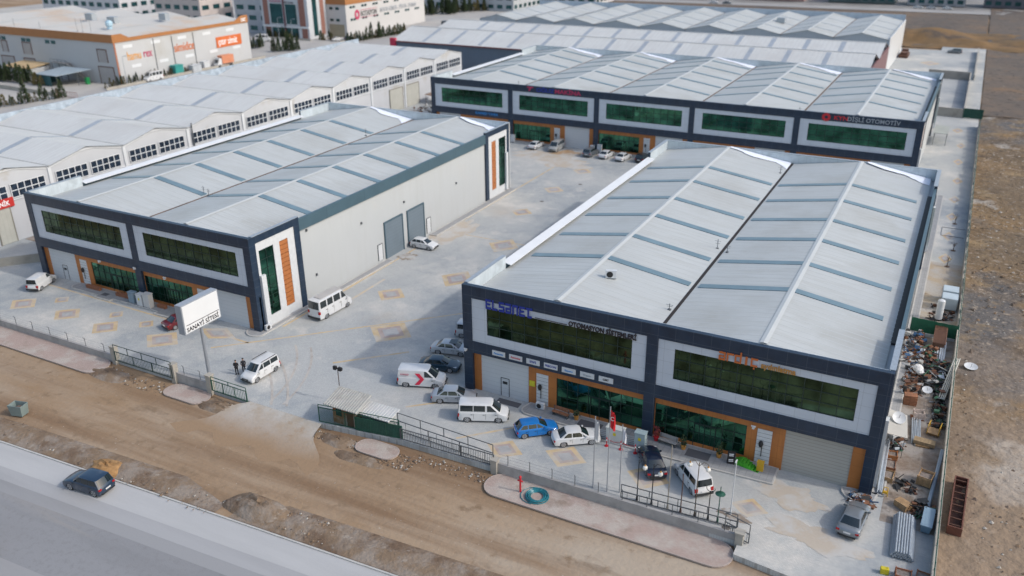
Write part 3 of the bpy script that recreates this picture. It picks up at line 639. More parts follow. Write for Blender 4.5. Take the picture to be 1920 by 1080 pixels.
# ------------------------------------------------------------------ old white workshop row on the left (gables towards the courtyard)
def pane_window(root, xf, u0, u1, z0, z1, nu, nz, d=.02, gm=None, fm=None):
    g = MB(xf).box(u0, d+.06, z0, u1, d+.1, z1).build('window', gm or blueglass, root)
    f = MB(xf); bars(f, u0, u1, z0, z1, d+.055, nu, nz, .13); f.build('window_bars', fm or capm, g); return g
rowA = thing('workshop_row', 'long old white workshop building with gables and barred windows left of the courtyard', 'building')
XA = -84.2; mods = [0.6-14.1+k*14.12 for k in range(12)]; mods = [m_ for m_ in mods]
fa = lambda u, d, z: (XA-d, u, z)
oldw = mat('old_white_wall', (.46, .475, .50), .8, var=.05, scale=.2, dust=(.38, .36, .33), damt=.12, dscale=.12)
w = MB(fa); y0, y1 = mods[0], mods[-1]
w.box(y0, .2, 0, y1, 34.8, 9.9)
for a, c in zip(mods, mods[1:]):
    r_ = (a+c)/2; w.hexa([(a, .2, 9.9), (c, .2, 9.9), (r_+1.2, .2, 11.2), (r_-1.2, .2, 11.2)], [(a, .5, 9.9), (c, .5, 9.9), (r_+1.2, .5, 11.2), (r_-1.2, .5, 11.2)])
w.build('wall', oldw, rowA)
tr = MB(fa)
for a, c in zip(mods, mods[1:]):
    r_ = (a+c)/2; z = 9.62
    tr.bar((a+.3, .14, z), (r_-1.3, .14, z+1.3), .10, .12); tr.bar((r_-1.3, .14, z+1.3), (r_+1.3, .14, z+1.3), .10, .12); tr.bar((r_+1.3, .14, z+1.3), (c-.3, .14, z), .10, .12)
    tr.box(a-.28, -.02, 0, a+.28, .2, 9.7); tr.box(a+.3, .05, 6.25, c-.3, .2, 6.45)
tr.build('pilaster_trim', capm, rowA)
for a, c in zip(mods, mods[1:]):
    for u in (a+.95, a+7.35): pane_window(rowA, fa, u, u+5.7, 6.65, 8.75, 5, 2, .02, mat('dark_pane', (.03, .045, .07), .15, .3, var=.5, scale=1.5))
for u, v in ((106.8, 112.3), (114., 119.6), (4.6, 7.0)):
    g = MB(fa).box(u, .02, .05, v, .15, 5.4).build('sliding_door', mat('old_door', (.42, .42, .38), .8, var=.08, scale=.6, grid=(((0, 0), (.7, .1), (0, 0)), .04), gcol=(.34, .34, .30)), rowA)
    f = MB(fa); f.box(u-.15, -.03, 0, u, .18, 5.5); f.box(v, -.03, 0, v+.15, .18, 5.5); f.box(u-.15, -.03, 5.42, v+.15, .18, 5.6); f.build('frame', mat('old_frame', (.22, .21, .18), .8), g)
p = MB(fa).box(3.0, -.06, 5.5, 7.9, .15, 6.9).build('red_sign', mat('sign_red', (.50, .035, .03), .5), rowA)
text('lettering', 'TEKNİK', .95, T_['white'], p, (XA+.075, 4.05, 5.85), face='+x', align='LEFT', sx=.9, off=.03, ext=.01)
MB(fa).cyl((43.9, -.15, 6.3), (43.9, -.15, 10.6), .11, n=8).build('flue_pipe', dgrey_s, rowA)
rA = slope_roof(rowA, mods, -119.3, XA+.1, 9.95, 11.45, (roofw, ribw), lambda k, s: [-98.6], 1.3, ribs=1.0, swap=True, skm=sky_g, vm=mat('grey_valley', (.30, .30, .29), .8, var=.2), caps=False)
l = MB(); rnd = random.Random(4)
for a, c in zip(mods, mods[1:]):
    n = 6
    for i in range(n):
        u0, u1 = a+(c-a)*i/n, a+(c-a)*(i+1)/n
        l.hexa([(-119.4, u0, 9.5), (-119.25, u0, 9.5), (-119.25, u1, 9.5), (-119.4, u1, 9.5)], [(-119.7, u0, 11.55), (-119.5, u0, 11.55), (-119.5+rnd.uniform(-.1, .1), u1, 11.55), (-119.7, u1, 11.55)])
l.build('parapet_lining', mat('crumpled_lining', (.30, .36, .43), .4, .2, var=.25, scale=.9, bump=.8, bscale=1.5), rowA)
# junk beside the row, dark yard strip
struct(MB().box(-84, 8, 0, -68.6, 60, .02).build('alley_floor', mat('alley_soil', (.13, .085, .06), .95, var=.4, scale=.4, dust=(.30, .27, .24), damt=.5, dscale=.3)))
o = MB().box(0, 0, 0, 8.6, .25, 1.25).build('boundary_wall', concd, loc=(-77, -1.2, 0), rz=R(48)); tag(o, 'low concrete wall between the red-signed workshop and the left warehouse', 'wall')

# ------------------------------------------------------------------ slate hall with long white roof and multi-gabled grey hall at the back
hallF = thing('long_hall', 'long low hall with slate blue wall and white roof right behind the five-bay warehouse', 'building')
MB().box(-118.5, 157.6, 0, 19.5, 204.4, 9.05).build('wall', darkw, hallF)
MB().box(-119, 157.1, 8.85, 20, 157.55, 9.2).build('eaves_trim', mat('maroon_trim', (.16, .05, .05), .6), hallF)
ro = slope_roof(hallF, [157.3, 180.5], -118.8, 20, 9.2, 12.2, (roofw, ribw), lambda k, s: [] , 1, ribs=1.2, swap=True, skm=sky_g)
fr = 168.9
for x in [-106+k*9.5+(5 if k % 3 == 0 else 0) for k in range(13)]:
    for u0, u1, z0, z1 in ((158.2, 167.6, 9.31, 10.52), (170.2, 179.4, 10.44+.2, 9.5)) if False else ():
        pass
for k in range(13):
    x = -108+k*9.7
    for t0, t1, s in ((.06, .92, 0), (.08, .95, 1)):
        a, c = (157.3, 168.9) if s == 0 else (180.5, 168.9); y0_, y1_ = a+(c-a)*t0, a+(c-a)*t1; z0_, z1_ = 9.2+3*t0, 9.2+3*t1
        MB().hexa([(x, y0_, z0_+.01), (x+1.2, y0_, z0_+.01), (x+1.2, y1_, z1_+.01), (x, y1_, z1_+.01)], [(x, y0_, z0_+.07), (x+1.2, y0_, z0_+.07), (x+1.2, y1_, z1_+.07), (x, y1_, z1_+.07)]).build('skylight', sky_g, ro)
MB().box(-119.2, 157.0, 5.8, -117.2, 158.0, 9.9).build('red_end_panel', mat('crimson_panel', (.45, .02, .06), .5), hallF)
ro2 = slope_roof(hallF, [180.5, 204.6], -118.8, 20, 9.2, 11.8, (roofw, ribw), lambda k, s: [], 1, ribs=1.2, swap=True, skm=sky_g)
for k in range(13):
    x = -104+k*9.4
    MB().hexa([(x, 181.6, 9.36), (x+1.2, 181.6, 9.36), (x+1.2, 191.6, 11.6), (x, 191.6, 11.6)], [(x, 181.6, 9.46), (x+1.2, 181.6, 9.46), (x+1.2, 191.6, 11.7), (x, 191.6, 11.7)]).build('skylight', sky_g, ro2)
MB().box(19.55, 157.5, 0, 20.0, 204.5, 9.3).build('end_wall', mat('maroon_end', (.16, .09, .10), .7, var=.1), hallF)
hallG = thing('multi_gable_hall', 'wide grey hall with nine shallow gables far behind the long white roof', 'building')
gb = [-118.6, -103.6, -88.6, -73.8, -58, -42.3, -27, -12, 3.6, 19.1]
w = MB(); w.box(gb[0], 212.3, 0, gb[-1], 262, 10)
for a, c in zip(gb, gb[1:]): w.hexa([(a, 212.3, 10), (c, 212.3, 10), ((a+c)/2, 212.3, 11.6)], [(a, 212.8, 10), (c, 212.8, 10), ((a+c)/2, 212.8, 11.6)])
w.build('wall', greyw, hallG)
bt = MB()
for a in gb[1:-1]: bt.cyl((a, 212.15, 0), (a, 212.15, 10), .12, n=6)
bt.build('downpipe', mat('downpipe', (.28, .30, .32), .6), hallG)
MB().box(gb[0], 262, 0, gb[-1], 262.4, 12).build('back_parapet', mat('blue_lining', (.38, .45, .53), .4, .2, var=.1), hallG)
slope_roof(hallG, gb, 212, 262, 10.05, 11.65, (roofm, ribm), lambda k, s: (10+212, 22+212, 35+212), .7, ribs=1.5, skm=sky_g)
MB().box(gb[-1], 212, 0, gb[-1]+.3, 262, 10.6).build('end_wall', capm, hallG)
tag(MB().hexa([(0, 0, 0), (3, 0, 0), (3, 2, 0), (0, 2, 0)], [(.6, 0, 1.6), (3, .0, 1.6), (3, 2, 1.6), (.6, 2, 1.6)]).build('roof_vent', galv, loc=(-18, 232, 11)), 'grey box vent on the roof of the multi-gabled hall', 'roof vent')

# ------------------------------------------------------------------ bakery building (orange band), top left
bak = thing('bakery_building', 'big pale factory with orange eaves band and bakery signs at the top left', 'building', (-177.2, 103.1, 0))
pw_ = mat('bakery_wall', (.44, .45, .46), .7, var=.04, scale=.1, dust=(.39, .385, .37), damt=.2, dscale=.05, grid=(((2.2, .3), (2.2, .3), (0, 0)), .05), gcol=(.41, .42, .43))
MB().box(-100, 0, 0, 0, 54, 12).build('wall', pw_, bak)
ob = mat('orange_band', (.34, .145, .05), .5, var=.05)
b = MB(); b.hexa([(-100, -.25, 11.9), (.25, -.25, 11.9), (.25, .0, 11.9), (-100, .0, 11.9)], [(-100, -.25, 14.2), (.25, -.25, 14.2), (.25, .0, 14.2), (-100, .0, 14.2)])
b.hexa([(0, 0, 11.9), (.25, 0, 11.9), (.25, 54, 11.9), (0, 54, 11.9)], [(0, 0, 14.2), (.25, 0, 14.2), (.25, 4, 14.2), (0, 4, 14.2)]) if False else None
b.box(.001, 0, 11.9, .25, 54, 12.9); b.hexa([(.001, 0, 12.9), (.25, 0, 12.9), (.25, 5.5, 12.9), (.001, 5.5, 12.9)], [(.001, 0, 14.2), (.25, 0, 14.2), (.25, 3, 14.2), (.001, 3, 14.2)])
b.hexa([(.001, 48, 12.9), (.25, 48, 12.9), (.25, 54, 12.9), (.001, 54, 12.9)], [(.001, 51, 14.3), (.25, 51, 14.3), (.25, 54, 14.3), (.001, 54, 14.3)])
b.build('orange_band', ob, bak)
MB().box(.02, 50.9, 0, .5, 54.4, 15.3).build('corner_pier', pw_, bak) if False else None
slope_roof(bak, [-100, -75, -50, -25, -.1], .1, 54, 12.1, 13.9, (mat('cream_roof', (.47, .455, .425), .6, var=.04, scale=.1, dust=(.46, .34, .24), damt=.3, dscale=.05), ribw), lambda k, s: [], 1, ribs=2.5, name='roof', caps=True)
for x, y, w_ in ((-50, 30, 3.5), (-34, 26, 3.5), (-26, 40, 3)):
    MB().box(x, y, 12.8, x+w_, y+2, 15).build('roof_unit', galv, bak)
bar_ = mat('brown_frame', (.12, .06, .045), .7)
for u0, z0, u1, z1 in ((-51.4, 6.5, -49, 9.8), (-41.2, 6.4, -37.4, 9.8), (-7.3, 6.15, -3.6, 9.7), (-53, 0, -47, 5.1), (-8, 0, -1.8, 4.8), (-42, 0, -37, 5)):
    g = MB().box(u0, -.08, z0, u1, -.001, z1).build('shutter', mat('grey_shutter', (.33, .32, .32), .6), bak)
    f = MB(); f.box(u0-.25, -.12, z0, u0, -.0, z1); f.box(u1, -.12, z0, u1+.25, -.0, z1); f.box(u0-.25, -.12, z1, u1+.25, -.0, z1+.25); f.build('frame', bar_, g)
for u in (-53.5, -51, -41.4, -39, -30.1, -27.4): MB().box(u, -.06, 10.2, u+2., -.001, 11.2).build('window', blueglass, bak)
for y, z in [(3+k*10.2+(2 if zz < 6 else 0), zz) for k in range(5) for zz in (10.0, 4.2)]: MB().box(.002, y, z, .05, y+3.4, z+.9).build('window', capm, bak)
text('sign_lettering', 'hamu', 3.4, T_['amber'], bak, (.06, 3.9, 6.5), face='+x', sx=.68, off=.02)
text('sign_lettering', 'rex', 3.4, T_['magenta'], bak, (.06, 9.7, 6.6), face='+x', sx=.70, off=.02)
text('sign_lettering', 'simidce', 3.6, T_['orange'], bak, (.06, 21.4, 6.5), face='+x', sx=.76, off=.05)
sg = MB().box(.01, 38.8, 5.4, .22, 50, 8.7).build('orange_sign', mat('sign_orange', (.55, .13, .03), .5), bak)
text('lettering', 'çıtır simit', 3.0, T_['white'], sg, (.26, 39.5, 6.2), face='+x', sx=.74, off=.03)
text('sign_lettering', 'DIC', 1.5, T_['white'], bak, (.3, 50.8, 12.4), face='+x', sx=.85, off=.04)
for y in (14, 21, 29.5): MB().cyl((.12, y, .1), (.12, y, 11.5), .1, n=5).build('downpipe', dgrey_s, bak)
MB().box(.0, 0, 0, .12, .5, 11.9).build('corner_trim', mat('orange_trim', (.34, .13, .07), .6), bak)
st = thing('outside_stair', 'steel landing with a long straight stair against the bakery wall', 'stair', (-204.5, 101.4, 0))
b = MB(); b.box(0, 0, 4.9, 6.8, 1.6, 5.1); b.bar((6.8, .3, 5), (15.2, .3, .1), .2, .35); b.bar((6.8, 1.3, 5), (15.2, 1.3, .1), .2, .35); b.build('landing', conc, st)
b = MB()
for k in range(18): b.box(6.9+k*.46, .35, 4.8-k*.27, 7.3+k*.46, 1.25, 4.85-k*.27)
b.build('tread', conc, st)
b = MB(); b.bar((0, 0, 6), (6.8, 0, 6), .08, .08); b.bar((6.8, 0, 6), (15.2, 0, 1.1), .08, .08)
for k in range(5): b.cyl((k*1.7, 0, 5), (k*1.7, 0, 6), .04, n=4)
for x in (.3, 3.5, 6.6): b.cyl((x, .2, 0), (x, .2, 5), .12, n=5)
b.build('handrail', dgrey_s, st)
an = thing('annex', 'cream annex with a flat ochre roof in front of the bakery', 'annex', (-213, 96, 0))
MB().box(-6, 0, 0, 5.5, 6.8, 3.6).build('wall', pw_, an); MB().hexa([(-6.4, -.4, 3.6), (5.9, -.4, 3.6), (5.9, 6.9, 4.3), (-6.4, 6.9, 4.3)], [(-6.4, -.4, 3.8), (5.9, -.4, 3.8), (5.9, 6.9, 4.5), (-6.4, 6.9, 4.5)]).build('roof', mat('ochre_roof', (.50, .36, .20), .7, var=.08, scale=.3), an)
sh = thing('lean_to_shed', 'open shed with green walls and a grey sheet roof beside the bakery stair', 'shed', (-200.6, 92.9, 0))
MB().hexa([(0, 0, 3.1), (9.5, 0, 3.1), (14, 8.5, 4.1), (2, 8.5, 4.1)], [(0, 0, 3.25), (9.5, 0, 3.25), (14, 8.5, 4.25), (2, 8.5, 4.25)]).build('roof', mat('blue_sheet', (.30, .36, .40), .5, var=.1), sh)
b = MB(); b.box(.3, .2, 0, 6.5, .35, 3.0); b.box(.3, .35, 0, .45, 7.5, 3.0)
b.build('wall', mat('teal_tarp', (.02, .075, .085), .7, var=.3), sh)
b = MB()
for x, y in ((9.2, .3), (12, 5), (13.4, 8)): b.cyl((x, y, 0), (x, y, 3.3), .1, n=5)
b.build('post', dgrey_s, sh)
for (x, y, w_, d_, h_, m_, lb, cat) in ((-204.6, 99, 1.8, 1.8, 2.2, mat('tank_blue', (.02, .2, .3), .4), 'blue water tank under the stair landing of the bakery', 'tank'), (-187.7, 100.2, 1., 1., 1.9, mat('bin_green', (.02, .25, .08), .4), 'bright green drum beside the foot of the bakery stair', 'drum'),
                           (-175.6, 123, 2.2, 3.2, 3, mat('cab_teal', (.03, .26, .24), .5), 'teal generator cabinet against the bakery side wall', 'cabinet'), (-174.6, 129.2, 2., 3.6, 2.2, greyw, 'grey machine box beside the teal generator cabinet', 'machine'), (-175, 133.8, 1.8, 2.4, 2.6, white_s, 'white transformer box with blue panels near the bakery truck', 'transformer')):
    o = MB().box(-w_/2, -d_/2, .0, w_/2, d_/2, h_*.93).box(-w_/2-.08, -d_/2-.08, h_*.93, w_/2+.08, d_/2+.08, h_).box(w_/2, -d_/2+.2, .4, w_/2+.05, -.1, h_*.85).box(w_/2, .1, .4, w_/2+.05, d_/2-.2, h_*.85).build(cat, m_, loc=(x, y, 0), bevel=.03); tag(o, lb, cat)
# ------------------------------------------------------------------ office block with teal windows and parts hall with orange band
off = thing('office_block', 'grey showroom block with two tall teal windows and brick-red strips', 'building', (-212, 201, 0))
br = mat('brick_strip', (.24, .10, .075), .8, var=.15, scale=2, grid=(((0, 0), (0, 0), (.35, 0)), .08), gcol=(.32, .2, .17))
MB().box(0, .2, 0, 23.5, 22, 17).build('wall', mat('office_grey', (.47, .49, .52), .6, var=.04), off)
for u0, u1 in ((1.2, 3.6), (19.2, 22)): MB().box(u0, .05, 4.8, u1, .19, 17).build('brick_panel', br, off)
for u0, u1 in ((4.6, 11.2), (12.4, 18.2)):
    g = MB().box(u0, .0, 5.2, u1, .19, 13).build('window', blueglass, off); f = MB(); bars(f, u0, u1, 5.2, 13, -.0, 1, 1, .25); f.build('window_bars', capm, g)
MB().box(.3, -.3, 4., 23.6, .15, 4.7).build('canopy', capm, off); MB().box(11.5, -.3, 1.5, 12.1, .1, 17).build('mullion_column', mat('maroon_fin', (.12, .04, .05), .6), off)
for u0, u1, m_ in ((1.5, 4, br), (5, 18, blueglass), (18.6, 19.6, capm), (20, 22.6, br)): MB().box(u0, .02, .3, u1, .19, 3.9).build('ground_panel', m_, off)
for v0, v1, m_ in ((3, 5.5, blueglass), (7.5, 9.8, br), (11.5, 12.6, blueglass)): MB().box(23.51, v0, 1.0, 23.6, v1, 17).build('side_strip', m_, off)
text('sign_lettering', 'ROTASYON', 1.0, T_['magenta'], off, (4.9, -.1, 13.4), sx=1.05); text('sign_lettering', 'Gömlek - Piston - Segman', .8, T_['dark'], off, (12.3, -.1, 13.2), sx=.55)
hl = thing('parts_hall', 'white hall with orange band and small square windows beside the showroom block', 'building', (-179, 212.5, 0))
whw = mat('hall_white', (.48, .475, .475), .7, var=.03, scale=.1)
MB().box(-9.5, 0, 0, 0, 56, 12.2).build('wall', whw, hl); MB().box(-9.6, -.2, 12.2, .2, 56, 14.6).build('orange_band', ob, hl)
MB().box(-8.6, -.1, 0, -1.2, -.001, 4.7).build('garage_door', mat('tan_door', (.28, .25, .18), .7), hl)
for u in (-8, -5): MB().box(u, -.08, 10.2, u+1.7, -.001, 11.2).build('window', blueglass, hl); MB().box(u, -.08, 5.8, u+1.7, -.001, 6.8).build('window', blueglass, hl)
for k in range(7):
    for z in (5.9, 10.6 if k < 5 else 10.9):
        for q in (0, 1.9): MB().box(.002, 2.6+k*7.6+q, z, .06, 2.6+k*7.6+q+1.5, z+.85).build('window', blueglass, hl)
text('sign_lettering', 'ROTASYON', 2.7, T_['dark'], hl, (.06, 9.3, 7.1), face='+x', sx=.76, off=.03)
text('sign_lettering', 'MOTOR GÖMLEK - PİSTON - SEGMAN', 2.3, T_['grey'], hl, (.06, 22.5, 7.4), face='+x', sx=.68, off=.02)
b = MB(lambda u, d, z: (-d, u, z)); n = 20
for i in range(n):
    a, c = 2*math.pi*i/n, 2*math.pi*(i+1)/n; b.hexa([(7+1.6*k_*math.cos(t_), -.05, 7.9+1.9*k_*math.sin(t_)) for k_, t_ in ((.45, a), (1, a), (1, c), (.45, c))], [(7+1.6*k_*math.cos(t_), -.15, 7.9+1.9*k_*math.sin(t_)) for k_, t_ in ((.45, a), (1, a), (1, c), (.45, c))])
b.box(9, -.1, 9.35, 20.5, -.05, 9.5); b.box(9, -.1, 6.5, 20.5, -.05, 6.65); b.build('red_logo', T_['magenta'], hl)
def block(name, label, x, y, w_, d_, h_, wm, rm=None, win=3, storey=4, rz=0, band=None, face='s'):
    t_ = thing(name, label, 'building', (x, y, 0), rz)
    MB().box(0, 0, 0, w_, d_, h_).build('wall', wm, t_); MB().box(-.3, -.3, h_, w_+.3, d_+.3, h_+.5).build('roof', rm or capm, t_)
    ns = max(1, int(h_/storey)); nw = max(2, int(w_/win/1.6))
    for s_ in range(ns):
        for k in range(nw):
            u = (k+.5)*w_/nw; MB().box(u-w_/nw*.3, -.06, s_*storey+1.2, u+w_/nw*.3, .0, s_*storey+storey*.75).build('window', blueglass, t_)
    nd = max(2, int(d_/win/1.6))
    for s_ in range(ns):
        for k in range(nd):
            u = (k+.5)*d_/nd; MB().box(w_, u-d_/nd*.3, s_*storey+1.2, w_+.06, u+d_/nd*.3, s_*storey+storey*.75).build('window', blueglass, t_)
    return t_
block('grey_hall', 'grey hall wall with lifting doors behind the bakery, left of the showroom', -232, 207, 19, 20, 15, mat('hall_grey', (.38, .40, .43), .7))
block('office_building', 'pale office building with dark windows behind the bakery roof at the top left corner', -330, 190, 50, 25, 15, mat('pale_office', (.5, .5, .52), .7))
block('office_building', 'brick-striped office building behind the middle of the bakery roof', -266, 196, 26, 18, 17, mat('striped_office', (.45, .40, .38), .7))
block('grey_hall', 'grey hall behind a row of cypresses at the upper left centre', -220, 318, 60, 30, 11, mat('hall_grey2', (.36, .38, .40), .7))
block('white_hall', 'bright white hall beyond the cypresses at the upper left centre', -157, 362, 22, 25, 10, whw) 
for k, (x, w_, h_, c, lb) in enumerate(((-120, 30, 8, (.33, .34, .36), 'low grey building beyond the far road, left of the striped one'), (-78, 36, 8, (.36, .22, .20), 'low building with red and white stripes beyond the far road'), (-30, 32, 8, (.07, .10, .10), 'dark green building beyond the far road'), (8, 26, 5, (.24, .25, .27), 'low grey building beyond the far road above the car park'), (42, 50, 9, (.10, .10, .12), 'dark building beyond the far road at the top right corner'), (98, 60, 9, (.14, .14, .15), 'dark long building at the right end of the far road'))):
    bl = block('far_building', lb, x, 424-(k % 2)*2, w_, 18, h_, mat('far_wall_%d' % k, c, .8, var=.2, scale=.5), mat('far_roof', (.20, .20, .21), .8), win=2.5)
    if k == 1:
        for q in range(9): MB().box(q*4, -.12, 1, q*4+1.6, -.07, 7.5).build('stripe', capm, bl)
struct(MB().face([(-200, 392, -.3), (400, 398, -.3), (400, 410, -.3), (-200, 404, -.3)]).build('far_road', mat('far_asphalt', (.30, .29, .28), .9, var=.1, scale=.05)))
struct(MB().face([(-200, 404.2, -.32), (400, 410.2, -.32), (400, 520, -.32), (-200, 520, -.32)]).build('far_yard', mat('far_yard', (.22, .21, .20), .9, var=.3, scale=.08)))
# ------------------------------------------------------------------ vehicles
def paint(name, col, metal=0): return mat('paint_'+name, col, .28, metal, var=.04, scale=1.5, coat=.6, dust=tuple(v*.75+.07 for v in col), damt=.15, dscale=.8)
PW = paint('white', (.58, .59, .60)); PS = paint('silver', (.34, .37, .41), .3); PSL = paint('light_silver', (.48, .49, .51), .2); PN = paint('navy', (.012, .03, .06)); PB = paint('blue', (.01, .15, .45)); PK = paint('black', (.012, .013, .017)); PR = paint('red', (.11, .006, .012)); PG = paint('grey', (.14, .16, .18), .3); PT = paint('teal_navy', (.008, .035, .06)); PV = paint('van_grey', (.30, .31, .31)); PM = paint('midnight', (.005, .010, .026))
# L, W, H, belt, hood(top z, cowl x, nose z), trunk(x end, z), cabin base rear/front, roof rear/front, side windows, wheel r, wheel xs
TYPES = dict(
 sedan=dict(L=4.6, W=1.8, H=1.45, belt=.95, nose=.66, hood=.86, cowl=3.42, trunk=.98, base=(.55, 3.48), roof=(1.35, 2.62), win=((.95, 1.75), (1.83, 2.75), (2.83, 3.4)), r=.33, ax=(.95, 3.65)),
 hatch=dict(L=4.15, W=1.75, H=1.46, belt=.98, nose=.68, hood=.9, cowl=3.05, trunk=.98, base=(.06, 3.12), roof=(.62, 2.2), win=((.35, 1.1), (1.18, 1.95), (2.03, 2.95)), r=.33, ax=(.75, 3.3)),
 suv=dict(L=4.5, W=1.85, H=1.68, belt=1.08, nose=.75, hood=1.0, cowl=3.25, trunk=1.08, base=(.08, 3.3), roof=(.45, 2.45), win=((.4, 1.2), (1.28, 2.1), (2.18, 3.15)), r=.37, ax=(.85, 3.6)),
 mpv=dict(L=4.45, W=1.8, H=1.84, belt=1.12, nose=.72, hood=1.0, cowl=3.5, trunk=1.12, base=(.05, 3.62), roof=(.2, 2.75), win=((.32, 1.35), (1.45, 2.4), (2.5, 3.4)), r=.33, ax=(.8, 3.6)),
 minivan_panel=dict(L=4.4, W=1.75, H=1.82, belt=1.12, nose=.72, hood=1.0, cowl=3.4, trunk=1.12, base=(.05, 3.5), roof=(.15, 2.65), win=((2.35, 3.3),), r=.32, ax=(.8, 3.55)),
 panelvan=dict(L=5.1, W=2.0, H=2.05, belt=1.2, nose=.8, hood=1.12, cowl=4.15, trunk=1.2, base=(.04, 4.32), roof=(.14, 3.3), win=((3.0, 4.0),), r=.36, ax=(.95, 4.15)),
 transporter=dict(L=5.0, W=1.92, H=1.98, belt=1.15, nose=.8, hood=1.08, cowl=4.1, trunk=1.15, base=(.04, 4.28), roof=(.16, 3.35), win=((.3, 1.55), (1.63, 2.75), (2.95, 3.95)), r=.35, ax=(.95, 4.05)),
 minibus=dict(L=6.1, W=2.05, H=2.65, belt=1.45, nose=.9, hood=1.25, cowl=5.2, trunk=1.45, base=(.04, 5.4), roof=(.12, 4.5), win=((.35, 1.4), (1.6, 2.55), (2.75, 3.9), (4.15, 5.0)), r=.36, ax=(1.25, 5.1)))
WH = {}
def wheel_meshes(r):
    if r not in WH:
        t_ = MB(); t_.cyl((0, -.1, 0), (0, .1, 0), r, n=18); t_.cyl((0, -.105, 0), (0, .105, 0), r*.82, n=18)
        q = MB(); q.cyl((0, -.115, 0), (0, .115, 0), r*.3, n=10)
        for k in range(5):
            a = 2*math.pi*k/5
            for s_ in (-1, 1): q.bar((0, s_*.11, 0), (r*.66*math.cos(a), s_*.11, r*.66*math.sin(a)), .02, .12) if False else q.hexa([(-.055*math.sin(a), s_*.106, .055*math.cos(a)), (.055*math.sin(a), s_*.106, -.055*math.cos(a)), (r*.68*math.cos(a)+.07*math.sin(a), s_*.106, r*.68*math.sin(a)-.07*math.cos(a)), (r*.68*math.cos(a)-.07*math.sin(a), s_*.106, r*.68*math.sin(a)+.07*math.cos(a))], [(-.055*math.sin(a), s_*.118, .055*math.cos(a)), (.055*math.sin(a), s_*.118, -.055*math.cos(a)), (r*.68*math.cos(a)+.07*math.sin(a), s_*.118, r*.68*math.sin(a)-.07*math.cos(a)), (r*.68*math.cos(a)-.07*math.sin(a), s_*.118, r*.68*math.sin(a)+.07*math.cos(a))])
        for s_ in (-1, 1):
            for k in range(14):
                a, c = 2*math.pi*k/14, 2*math.pi*(k+1)/14
                q.face([(r*f_*math.cos(t2), s_*.112, r*f_*math.sin(t2)) for f_, t2 in ((.62, a), (.76, a), (.76, c), (.62, c))])
        WH[r] = (t_.mesh('tyre', tyre, True), q.mesh('rim', rimm))
    return WH[r]
